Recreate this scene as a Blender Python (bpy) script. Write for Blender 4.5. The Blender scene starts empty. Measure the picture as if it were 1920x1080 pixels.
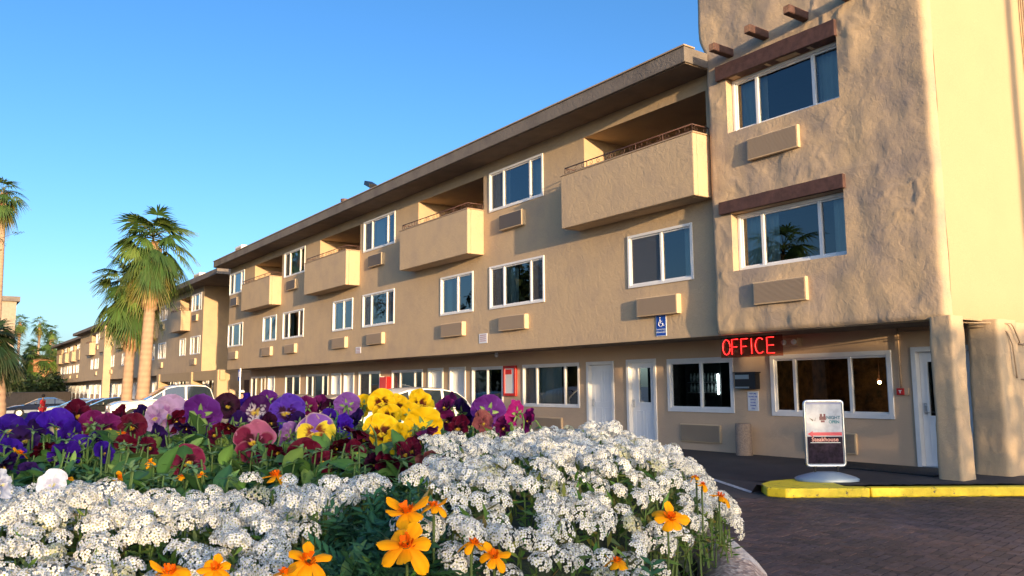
import bpy, math, random
import numpy as np
from mathutils import Vector, Matrix, noise
R=math.radians
rnd=random.Random(7)
sc=bpy.context.scene
# ---------------------------------------------------------------- camera
YAW,PITCH,ROLL=0.95394,0.12034,-0.00734
cy,sy,cp,sp=math.cos(YAW),math.sin(YAW),math.cos(PITCH),math.sin(PITCH)
fwd=Vector((-sy*cp,cy*cp,sp)); rt=Vector((cy,sy,0)); up=rt.cross(fwd)
r2=rt*math.cos(ROLL)+up*math.sin(ROLL); u2=-rt*math.sin(ROLL)+up*math.cos(ROLL)
cam=bpy.data.objects.new('camera',bpy.data.cameras.new('camera'))
sc.collection.objects.link(cam)
m=Matrix((r2,u2,-fwd)).transposed().to_4x4(); m.translation=(0,0,1.6)
cam.matrix_world=m
cam.data.lens=28.49; cam.data.sensor_width=36; cam.data.clip_start=0.05; cam.data.clip_end=2000
sc.camera=cam
# ---------------------------------------------------------------- light
SUNV=Vector((4.9,-1,0.40)).normalized()
EL=math.asin(SUNV.z); AZ=math.atan2(SUNV.x,SUNV.y)
w=bpy.data.worlds.new('World'); sc.world=w; w.use_nodes=True
nt=w.node_tree; bg=nt.nodes['Background']
sky=nt.nodes.new('ShaderNodeTexSky'); sky.sky_type='NISHITA'; sky.sun_disc=False
sky.sun_elevation=R(14); sky.sun_rotation=AZ; sky.air_density=0.85; sky.dust_density=3.0; sky.ozone_density=3.0; sky.altitude=300
hs_=nt.nodes.new('ShaderNodeHueSaturation'); hs_.inputs['Saturation'].default_value=1.2; hs_.inputs['Value'].default_value=.95; nt.links.new(sky.outputs[0],hs_.inputs['Color']); nt.links.new(hs_.outputs[0],bg.inputs[0]); bg.inputs[1].default_value=0.15
sl=bpy.data.lights.new('sun','SUN'); sl.energy=4.0; sl.angle=R(0.6); sl.color=(1.0,0.70,0.38)
so=bpy.data.objects.new('sun',sl); sc.collection.objects.link(so)
so.rotation_euler=SUNV.to_track_quat('Z','Y').to_euler(); so.location=(60,-10,20)
sc.view_settings.view_transform='Standard'; sc.view_settings.look='None'
sc.view_settings.exposure=1.06; sc.view_settings.gamma=1
sc.render.engine='CYCLES'
# ---------------------------------------------------------------- helpers
C=sc.collection
ORG=Vector((0,0,0))
def org(x,y,z=0):
    global ORG; ORG=Vector((x,y,z))
class MB:
    def __init__(s): s.v=[];s.f=[];s.c=[]
    def add(s,vs,fs,col=None):
        b=len(s.v); s.v+= [tuple(p) for p in vs]; s.f+=[tuple(b+i for i in f) for f in fs]
        if col is not None:
            s.c+= col if isinstance(col,list) else [col]*len(vs)
        return s
    def box(s,x0,x1,y0,y1,z0,z1,col=None):
        return s.add([(x0,y0,z0),(x1,y0,z0),(x1,y1,z0),(x0,y1,z0),(x0,y0,z1),(x1,y0,z1),(x1,y1,z1),(x0,y1,z1)],
          [(0,3,2,1),(4,5,6,7),(0,1,5,4),(1,2,6,5),(2,3,7,6),(3,0,4,7)],col)
    def quad(s,a,b,c,d,col=None): return s.add([a,b,c,d],[(0,1,2,3)],col)
    def ring(s,x0,x1,z0,z1,t,y0,y1):   # rectangular frame, butted pieces
        s.box(x0,x0+t,y0,y1,z0,z1); s.box(x1-t,x1,y0,y1,z0,z1)
        s.box(x0+t,x1-t,y0,y1,z0,z0+t); s.box(x0+t,x1-t,y0,y1,z1-t,z1); return s
    def tube(s,path,r,n=6,col=None,caps=True):
        P=[Vector(p) for p in path]; rr=r if isinstance(r,(list,tuple)) else [r]*len(P)
        vs=[];up0=Vector((0.13,0.21,1)).normalized()
        pa=None
        for i,p in enumerate(P):
            d=(P[min(i+1,len(P)-1)]-P[max(i-1,0)]).normalized()
            if pa is None:
                a=d.cross(up0)
                if a.length<.05: a=d.cross(Vector((1,0,0)))
            else: a=pa-d*pa.dot(d)
            a.normalize(); pa=a; b=d.cross(a)
            for k in range(n):
                t=2*math.pi*k/n; vs.append(p+(a*math.cos(t)+b*math.sin(t))*rr[i])
        fs=[(i*n+k,i*n+(k+1)%n,(i+1)*n+(k+1)%n,(i+1)*n+k) for i in range(len(P)-1) for k in range(n)]
        if caps: fs+=[tuple(reversed(range(n))),tuple(range((len(P)-1)*n,len(P)*n))]
        return s.add(vs,fs,col)
    def prism(s,pts,axis,a,b):  # pts 2d polygon, extruded along axis from a to b
        n=len(pts)
        def mk(p,t):
            return {'x':(t,p[0],p[1]),'y':(p[0],t,p[1]),'z':(p[0],p[1],t)}[axis]
        vs=[mk(p,a) for p in pts]+[mk(p,b) for p in pts]
        return s.add(vs,[tuple(range(n)),tuple(reversed(range(n,2*n)))]+[(i,(i+1)%n,n+(i+1)%n,n+i) for i in range(n)])
    def sphere(s,c,r,n=8,m_=6,sx=1,sy_=1,sz=1):
        vs=[];fs=[]
        for i in range(m_+1):
            t=math.pi*i/m_
            for k in range(n):
                a=2*math.pi*k/n
                vs.append((c[0]+r*sx*math.sin(t)*math.cos(a),c[1]+r*sy_*math.sin(t)*math.sin(a),c[2]+r*sz*math.cos(t)))
        for i in range(m_):
            for k in range(n): fs.append((i*n+k,i*n+(k+1)%n,(i+1)*n+(k+1)%n,(i+1)*n+k))
        return s.add(vs,fs)
    def mesh(s,name,mat,smooth=False,local=False):
        me=bpy.data.meshes.new(name)
        o=(0,0,0) if local else ORG
        me.from_pydata([(p[0]-o[0],p[1]-o[1],p[2]-o[2]) for p in s.v],[],s.f)
        if s.c and len(s.c)==len(s.v):
            ca=me.color_attributes.new('Col','FLOAT_COLOR','POINT')
            arr=np.ones((len(s.v),4),dtype=np.float32); arr[:,:3]=np.array(s.c,dtype=np.float32)[:,:3]
            ca.data.foreach_set('color',arr.ravel())
        if mat: me.materials.append(mat)
        if smooth: me.polygons.foreach_set('use_smooth',[True]*len(me.polygons))
        me.update(); return me
    def build(s,name,mat,parent=None,smooth=False,local=False,bev=0,fix=True):
        me=s.mesh(name,mat,smooth,local)
        if fix and not s.c:
            import bmesh
            bm=bmesh.new(); bm.from_mesh(me); bmesh.ops.recalc_face_normals(bm,faces=bm.faces); bm.to_mesh(me); bm.free()
        o=bpy.data.objects.new(name,me); C.objects.link(o)
        if parent: o.parent=parent
        elif not local: o.location=ORG
        if bev:
            b=o.modifiers.new('bevel','BEVEL'); b.width=bev; b.segments=2; b.limit_method='ANGLE'; b.angle_limit=R(35)
        return o
def tag(o,label=None,cat=None,group=None,kind=None):
    if label: o['label']=label
    if cat: o['category']=cat
    if group: o['group']=group
    if kind: o['kind']=kind
    return o
def thing(name,label,cat,loc,group=None,rz=0):
    org(*loc)
    e=bpy.data.objects.new(name,None); C.objects.link(e); e.location=loc; e.rotation_euler=(0,0,rz)
    e.empty_display_size=.2
    return tag(e,label,cat,group)
def copy_tree(o,parent=None):
    c=o.copy(); C.objects.link(c)
    if parent: c.parent=parent
    for ch in list(o.children): copy_tree(ch,c)
    return c
# ---------------------------------------------------------------- materials
def newmat(name):
    mt=bpy.data.materials.new(name); mt.use_nodes=True
    return mt,mt.node_tree,mt.node_tree.nodes['Principled BSDF']
def mat(name,col,rough=.7,metal=0,spec=.5,noise_=0,nscale=5,bump=0,bscale=40,bdist=.01,col2=None,emit=None,es=1,coat=0,detail=6):
    mt,nt,p=newmat(name)
    p.inputs['Base Color'].default_value=(*col,1); p.inputs['Roughness'].default_value=rough
    p.inputs['Metallic'].default_value=metal; p.inputs['Specular IOR Level'].default_value=spec
    if coat: p.inputs['Coat Weight'].default_value=coat; p.inputs['Coat Roughness'].default_value=.05
    tc=None
    if noise_ or bump: tc=nt.nodes.new('ShaderNodeTexCoord')
    if noise_:
        n=nt.nodes.new('ShaderNodeTexNoise'); n.inputs['Scale'].default_value=nscale; n.inputs['Detail'].default_value=detail; n.inputs['Roughness'].default_value=.65
        nt.links.new(tc.outputs['Object'],n.inputs['Vector'])
        r=nt.nodes.new('ShaderNodeValToRGB'); r.color_ramp.elements[0].position=.35; r.color_ramp.elements[1].position=.65
        c2=col2 if col2 else tuple(c*(1-noise_) for c in col)
        r.color_ramp.elements[0].color=(*c2,1); r.color_ramp.elements[1].color=(*col,1)
        nt.links.new(n.outputs['Fac'],r.inputs[0]); nt.links.new(r.outputs[0],p.inputs['Base Color'])
    if bump:
        n=nt.nodes.new('ShaderNodeTexNoise'); n.inputs['Scale'].default_value=bscale; n.inputs['Detail'].default_value=4
        nt.links.new(tc.outputs['Object'],n.inputs['Vector'])
        b=nt.nodes.new('ShaderNodeBump'); b.inputs['Strength'].default_value=bump; b.inputs['Distance'].default_value=bdist
        nt.links.new(n.outputs['Fac'],b.inputs['Height']); nt.links.new(b.outputs[0],p.inputs['Normal'])
    if emit:
        p.inputs['Emission Color'].default_value=(*emit,1); p.inputs['Emission Strength'].default_value=es
    return mt
def stucco(name,col,stain,b1=.5,s1=9,b2=.4,s2=60,amt=.5,streak=True):
    mt,nt,p=newmat(name); L=nt.links.new; N=nt.nodes.new
    tc=N('ShaderNodeTexCoord'); p.inputs['Roughness'].default_value=.92; p.inputs['Specular IOR Level'].default_value=.15
    n=N('ShaderNodeTexNoise'); n.inputs['Scale'].default_value=1.3; n.inputs['Detail'].default_value=8; n.inputs['Roughness'].default_value=.6
    L(tc.outputs['Object'],n.inputs['Vector'])
    r=N('ShaderNodeValToRGB'); r.color_ramp.elements[0].position=.42; r.color_ramp.elements[1].position=.68
    r.color_ramp.elements[0].color=(0,0,0,1); r.color_ramp.elements[1].color=(1,1,1,1); L(n.outputs['Fac'],r.inputs[0])
    mp=N('ShaderNodeMapping'); mp.inputs['Scale'].default_value=(6,6,.35); L(tc.outputs['Object'],mp.inputs[0])
    n2=N('ShaderNodeTexNoise'); n2.inputs['Scale'].default_value=1.0; n2.inputs['Detail'].default_value=5; L(mp.outputs[0],n2.inputs['Vector'])
    r2_=N('ShaderNodeValToRGB'); r2_.color_ramp.elements[0].position=.52; r2_.color_ramp.elements[1].position=.75; L(n2.outputs['Fac'],r2_.inputs[0])
    mm=N('ShaderNodeMath'); mm.operation='MAXIMUM'; L(r.outputs[0],mm.inputs[0]); 
    if streak:
        ml=N('ShaderNodeMath'); ml.operation='MULTIPLY'; ml.inputs[1].default_value=.6; L(r2_.outputs[0],ml.inputs[0]); L(ml.outputs[0],mm.inputs[1])
    else: mm.inputs[1].default_value=0
    m3=N('ShaderNodeMath'); m3.operation='MULTIPLY'; m3.inputs[1].default_value=amt; L(mm.outputs[0],m3.inputs[0])
    n3=N('ShaderNodeTexNoise'); n3.inputs['Scale'].default_value=90; n3.inputs['Detail'].default_value=3; L(tc.outputs['Object'],n3.inputs['Vector'])
    mx=N('ShaderNodeMix'); mx.data_type='RGBA'; mx.inputs['A'].default_value=(*col,1); mx.inputs['B'].default_value=(*stain,1); L(m3.outputs[0],mx.inputs['Factor'])
    mx2=N('ShaderNodeMix'); mx2.data_type='RGBA'; mx2.blend_type='MULTIPLY'; mx2.inputs['Factor'].default_value=.35; L(mx.outputs['Result'],mx2.inputs['A']); 
    r3=N('ShaderNodeValToRGB'); r3.color_ramp.elements[0].position=.3; r3.color_ramp.elements[0].color=(.6,.6,.6,1); r3.color_ramp.elements[1].position=.6; L(n3.outputs['Fac'],r3.inputs[0]); L(r3.outputs[0],mx2.inputs['B'])
    L(mx2.outputs['Result'],p.inputs['Base Color'])
    na=N('ShaderNodeTexNoise'); na.inputs['Scale'].default_value=s1; na.inputs['Detail'].default_value=5; na.inputs['Distortion'].default_value=.8; L(tc.outputs['Object'],na.inputs['Vector'])
    nb=N('ShaderNodeTexNoise'); nb.inputs['Scale'].default_value=s2; nb.inputs['Detail'].default_value=4; L(tc.outputs['Object'],nb.inputs['Vector'])
    ba=N('ShaderNodeBump'); ba.inputs['Strength'].default_value=b1; ba.inputs['Distance'].default_value=.03; L(na.outputs['Fac'],ba.inputs['Height'])
    bb=N('ShaderNodeBump'); bb.inputs['Strength'].default_value=b2; bb.inputs['Distance'].default_value=.006; L(nb.outputs['Fac'],bb.inputs['Height']); L(ba.outputs[0],bb.inputs['Normal'])
    L(bb.outputs[0],p.inputs['Normal'])
    return mt
def vcol(name,rough=.6,trans=.25,spec=.3,nz=0):
    mt,nt,p=newmat(name); L=nt.links.new; N=nt.nodes.new
    a=N('ShaderNodeVertexColor'); a.layer_name='Col'
    L(a.outputs[0],p.inputs['Base Color']); p.inputs['Roughness'].default_value=rough; p.inputs['Specular IOR Level'].default_value=spec
    if trans:
        t=N('ShaderNodeBsdfTranslucent'); L(a.outputs[0],t.inputs[0]); mx=N('ShaderNodeMixShader'); mx.inputs[0].default_value=trans
        L(p.outputs[0],mx.inputs[1]); L(t.outputs[0],mx.inputs[2]); L(mx.outputs[0],nt.nodes['Material Output'].inputs[0])
    return mt
def glassmat(name,tint=(.5,.55,.55),ior=2.2,rough=.0):
    mt,nt,p=newmat(name); L=nt.links.new; N=nt.nodes.new
    nt.nodes.remove(p)
    t=N('ShaderNodeBsdfTransparent'); t.inputs[0].default_value=(*tint,1)
    g=N('ShaderNodeBsdfGlossy'); g.inputs['Color'].default_value=(.9,.93,.95,1); g.inputs['Roughness'].default_value=rough
    f=N('ShaderNodeFresnel'); f.inputs[0].default_value=ior
    mx=N('ShaderNodeMixShader'); L(f.outputs[0],mx.inputs[0]); L(t.outputs[0],mx.inputs[1]); L(g.outputs[0],mx.inputs[2])
    L(mx.outputs[0],nt.nodes['Material Output'].inputs[0]); return mt
TAN=(.55,.405,.255)
M={}
M['stucco']=stucco('tan stucco',TAN,(.42,.32,.235),.35,7,.5,55,.6)
M['adobe']=stucco('rough adobe stucco',(.55,.405,.26),(.33,.27,.235),.32,9,.55,45,.85,False)
M['side']=stucco('smooth side stucco',(.47,.345,.21),(.43,.31,.19),.12,5,.15,60,.3,False)
M['ground_stucco']=stucco('ground floor stucco',(.62,.445,.30),(.52,.38,.27),.25,7,.5,55,.4)
M['roof']=stucco('roof fascia stucco',(.21,.18,.155),(.12,.105,.10),.5,12,.6,50,.7)
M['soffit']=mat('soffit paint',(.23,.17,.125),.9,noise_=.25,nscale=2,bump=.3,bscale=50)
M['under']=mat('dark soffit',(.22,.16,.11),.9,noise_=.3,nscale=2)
M['white']=mat('white vinyl trim',(.78,.77,.76),.4,noise_=.06,nscale=3)
M['door']=mat('white painted door',(.84,.85,.86),.35,noise_=.05,nscale=2)
M['glass']=glassmat('window glass',(.70,.76,.74),2.0)
M['screen']=None
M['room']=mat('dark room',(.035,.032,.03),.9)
M['officeroom']=mat('office room walls',(.13,.07,.03),.8,noise_=.7,nscale=5,col2=(.010,.006,.004))  # dim room with warm light patches put into the wall colour
M['curtain']=mat('pale curtain',(.80,.84,.78),.9)
M['curtain2']=mat('tan curtain',(.42,.34,.22),.9)
M['rail']=mat('rusty brown iron',(.10,.05,.04),.6,bump=.3,bscale=60)
M['wood']=mat('dark red brown timber',(.095,.045,.038),.75,noise_=.4,nscale=8,bump=.4,bscale=25)
M['endgrain']=mat('cut timber end',(.42,.22,.13),.9,noise_=.5,nscale=20)
M['metal']=mat('silver aluminium',(.62,.64,.66),.28,metal=.9)
M['black']=mat('black plastic',(.015,.015,.018),.4)
M['mat']=mat('black rubber mat',(.012,.013,.015),.75,bump=.5,bscale=100)
M['red']=mat('red paint',(.55,.02,.015),.4)
M['conduit']=mat('painted conduit',(.38,.27,.17),.6)
M['blue']=mat('sign blue',(.01,.07,.42),.4)
M['signwhite']=mat('sign white',(.72,.75,.80),.45,noise_=.08,nscale=20)
def screenmat():
    mt,nt,p=newmat('insect screen'); p.inputs['Base Color'].default_value=(.10,.10,.11,1); p.inputs['Roughness'].default_value=.8
    t=nt.nodes.new('ShaderNodeBsdfTransparent'); mx=nt.nodes.new('ShaderNodeMixShader'); mx.inputs[0].default_value=.5
    nt.links.new(t.outputs[0],mx.inputs[1]); nt.links.new(p.outputs[0],mx.inputs[2]); nt.links.new(mx.outputs[0],nt.nodes['Material Output'].inputs[0]); return mt
M['screen']=screenmat()
def louvre(name,col):
    mt,nt,p=newmat(name); L=nt.links.new; N=nt.nodes.new
    p.inputs['Base Color'].default_value=(*col,1); p.inputs['Roughness'].default_value=.6
    tc=N('ShaderNodeTexCoord'); wv=N('ShaderNodeTexWave'); wv.bands_direction='Z'; wv.inputs['Scale'].default_value=14; L(tc.outputs['Object'],wv.inputs[0])
    b=N('ShaderNodeBump'); b.inputs['Strength'].default_value=.8; b.inputs['Distance'].default_value=.01; L(wv.outputs['Fac'],b.inputs['Height']); L(b.outputs[0],p.inputs['Normal'])
    r=N('ShaderNodeValToRGB'); r.color_ramp.elements[0].color=tuple(c*.75 for c in col)+(1,); r.color_ramp.elements[1].color=(*col,1); L(wv.outputs['Fac'],r.inputs[0]); L(r.outputs[0],p.inputs['Base Color'])
    return mt
M['louvre']=louvre('tan louvre grille',(.42,.31,.21)); M['louvre_dark']=louvre('dark louvre grille',(.13,.12,.12))
M['ac']=mat('painted metal sleeve',(.60,.44,.27),.6)
# asphalt, pavers
def groundmat():
    mt,nt,p=newmat('asphalt'); L=nt.links.new; N=nt.nodes.new
    tc=N('ShaderNodeTexCoord')
    n=N('ShaderNodeTexNoise'); n.inputs['Scale'].default_value=.8; n.inputs['Detail'].default_value=10; n.inputs['Roughness'].default_value=.7; L(tc.outputs['Object'],n.inputs['Vector'])
    r=N('ShaderNodeValToRGB'); r.color_ramp.elements[0].position=.3; r.color_ramp.elements[1].position=.75
    r.color_ramp.elements[0].color=(.028,.027,.03,1); r.color_ramp.elements[1].color=(.065,.062,.066,1); L(n.outputs['Fac'],r.inputs[0])
    n2=N('ShaderNodeTexNoise'); n2.inputs['Scale'].default_value=120; L(tc.outputs['Object'],n2.inputs['Vector'])
    mx=N('ShaderNodeMix'); mx.data_type='RGBA'; mx.blend_type='OVERLAY'; mx.inputs['Factor'].default_value=.6; L(r.outputs[0],mx.inputs['A']); L(n2.outputs['Color'],mx.inputs['B']); L(mx.outputs['Result'],p.inputs['Base Color'])
    b=N('ShaderNodeBump'); b.inputs['Strength'].default_value=.5; b.inputs['Distance'].default_value=.006; L(n2.outputs['Fac'],b.inputs['Height']); L(b.outputs[0],p.inputs['Normal'])
    p.inputs['Roughness'].default_value=.75; return mt
M['asphalt']=groundmat()
M['walk']=mat('dark sealed walkway',(.040,.036,.040),.7,noise_=.35,nscale=2.5,bump=.4,bscale=90,bdist=.004)
def paver():
    mt,nt,p=newmat('brick paver'); L=nt.links.new; N=nt.nodes.new
    a=N('ShaderNodeVertexColor'); a.layer_name='Col'; tc=N('ShaderNodeTexCoord')
    n=N('ShaderNodeTexNoise'); n.inputs['Scale'].default_value=35; n.inputs['Detail'].default_value=6; L(tc.outputs['Object'],n.inputs['Vector'])
    r=N('ShaderNodeValToRGB'); r.color_ramp.elements[0].position=.3; r.color_ramp.elements[0].color=(.55,.55,.58,1); r.color_ramp.elements[1].position=.7; r.color_ramp.elements[1].color=(1.2,1.15,1.15,1); L(n.outputs['Fac'],r.inputs[0])
    mx=N('ShaderNodeMix'); mx.data_type='RGBA'; mx.blend_type='MULTIPLY'; mx.inputs['Factor'].default_value=1; L(a.outputs[0],mx.inputs['A']); L(r.outputs[0],mx.inputs['B']); L(mx.outputs['Result'],p.inputs['Base Color'])
    b=N('ShaderNodeBump'); b.inputs['Strength'].default_value=.4; b.inputs['Distance'].default_value=.004; L(n.outputs['Fac'],b.inputs['Height']); L(b.outputs[0],p.inputs['Normal'])
    p.inputs['Roughness'].default_value=.62; return mt
M['paver']=paver()
def yellow():
    mt,nt,p=newmat('worn yellow kerb paint'); L=nt.links.new; N=nt.nodes.new
    tc=N('ShaderNodeTexCoord'); n=N('ShaderNodeTexNoise'); n.inputs['Scale'].default_value=9; n.inputs['Detail'].default_value=10; n.inputs['Roughness'].default_value=.75; L(tc.outputs['Object'],n.inputs['Vector'])
    r=N('ShaderNodeValToRGB'); e=r.color_ramp.elements; e[0].position=.36; e[0].color=(.12,.09,.05,1); e[1].position=.41; e[1].color=(.82,.58,.02,1); x=e.new(.6); x.color=(.95,.70,.03,1)
    L(n.outputs['Fac'],r.inputs[0]); L(r.outputs[0],p.inputs['Base Color'])
    b=N('ShaderNodeBump'); b.inputs['Strength'].default_value=.4; b.inputs['Distance'].default_value=.01; L(n.outputs['Fac'],b.inputs['Height']); L(b.outputs[0],p.inputs['Normal']); p.inputs['Roughness'].default_value=.55
    return mt
M['yellow']=yellow()
M['line']=mat('worn white road paint',(.62,.63,.66),.7,noise_=.6,nscale=12,detail=10)
M['bluepaint']=mat('faded blue road paint',(.05,.07,.10),.8,noise_=.6,nscale=3,col2=(.035,.035,.04))
M['kerbconc']=mat('concrete',(.33,.30,.28),.85,noise_=.2,nscale=10,bump=.4,bscale=60)
def aggregate():
    mt,nt,p=newmat('exposed aggregate'); L=nt.links.new; N=nt.nodes.new
    tc=N('ShaderNodeTexCoord'); v=N('ShaderNodeTexVoronoi'); v.inputs['Scale'].default_value=170; L(tc.outputs['Object'],v.inputs['Vector'])
    r=N('ShaderNodeValToRGB'); e=r.color_ramp.elements; e[0].color=(.30,.20,.16,1); e[1].color=(.62,.50,.42,1); x=e.new(.5); x.color=(.45,.32,.26,1)
    sp_=N('ShaderNodeSeparateColor'); L(v.outputs['Color'],sp_.inputs[0]); L(sp_.outputs[0],r.inputs[0])
    n=N('ShaderNodeTexNoise'); n.inputs['Scale'].default_value=9; n.inputs['Detail'].default_value=6; L(tc.outputs['Object'],n.inputs['Vector'])
    mx=N('ShaderNodeMix'); mx.data_type='RGBA'; r2_=N('ShaderNodeValToRGB'); r2_.color_ramp.elements[0].position=.5; r2_.color_ramp.elements[1].position=.62; L(n.outputs['Fac'],r2_.inputs[0]); L(r2_.outputs[0],mx.inputs['Factor']); L(r.outputs[0],mx.inputs['A']); mx.inputs['B'].default_value=(.66,.60,.55,1)
    L(mx.outputs['Result'],p.inputs['Base Color'])
    b=N('ShaderNodeBump'); b.inputs['Strength'].default_value=.6; b.inputs['Distance'].default_value=.003; L(v.outputs['Distance'],b.inputs['Height']); L(b.outputs[0],p.inputs['Normal']); p.inputs['Roughness'].default_value=.8
    return mt
M['agg']=aggregate()
M['petal']=vcol('flower petals',.6,.22,.10); M['leafv']=vcol('green foliage',.5,.3,.35); M['alyssum']=vcol('alyssum florets',.7,.15,.2)
M['palmv']=vcol('palm fronds',.5,.35,.3); M['barkv']=vcol('palm bark',.9,0,.1)
M['beige']=mat('beige block wall',(.36,.29,.22),.9,noise_=.2,nscale=3,bump=.3,bscale=20)
M['soil']=mat('dark soil and shade leaves',(.02,.035,.012),.9,noise_=.5,nscale=30,bump=1,bscale=60,bdist=.02)
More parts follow.
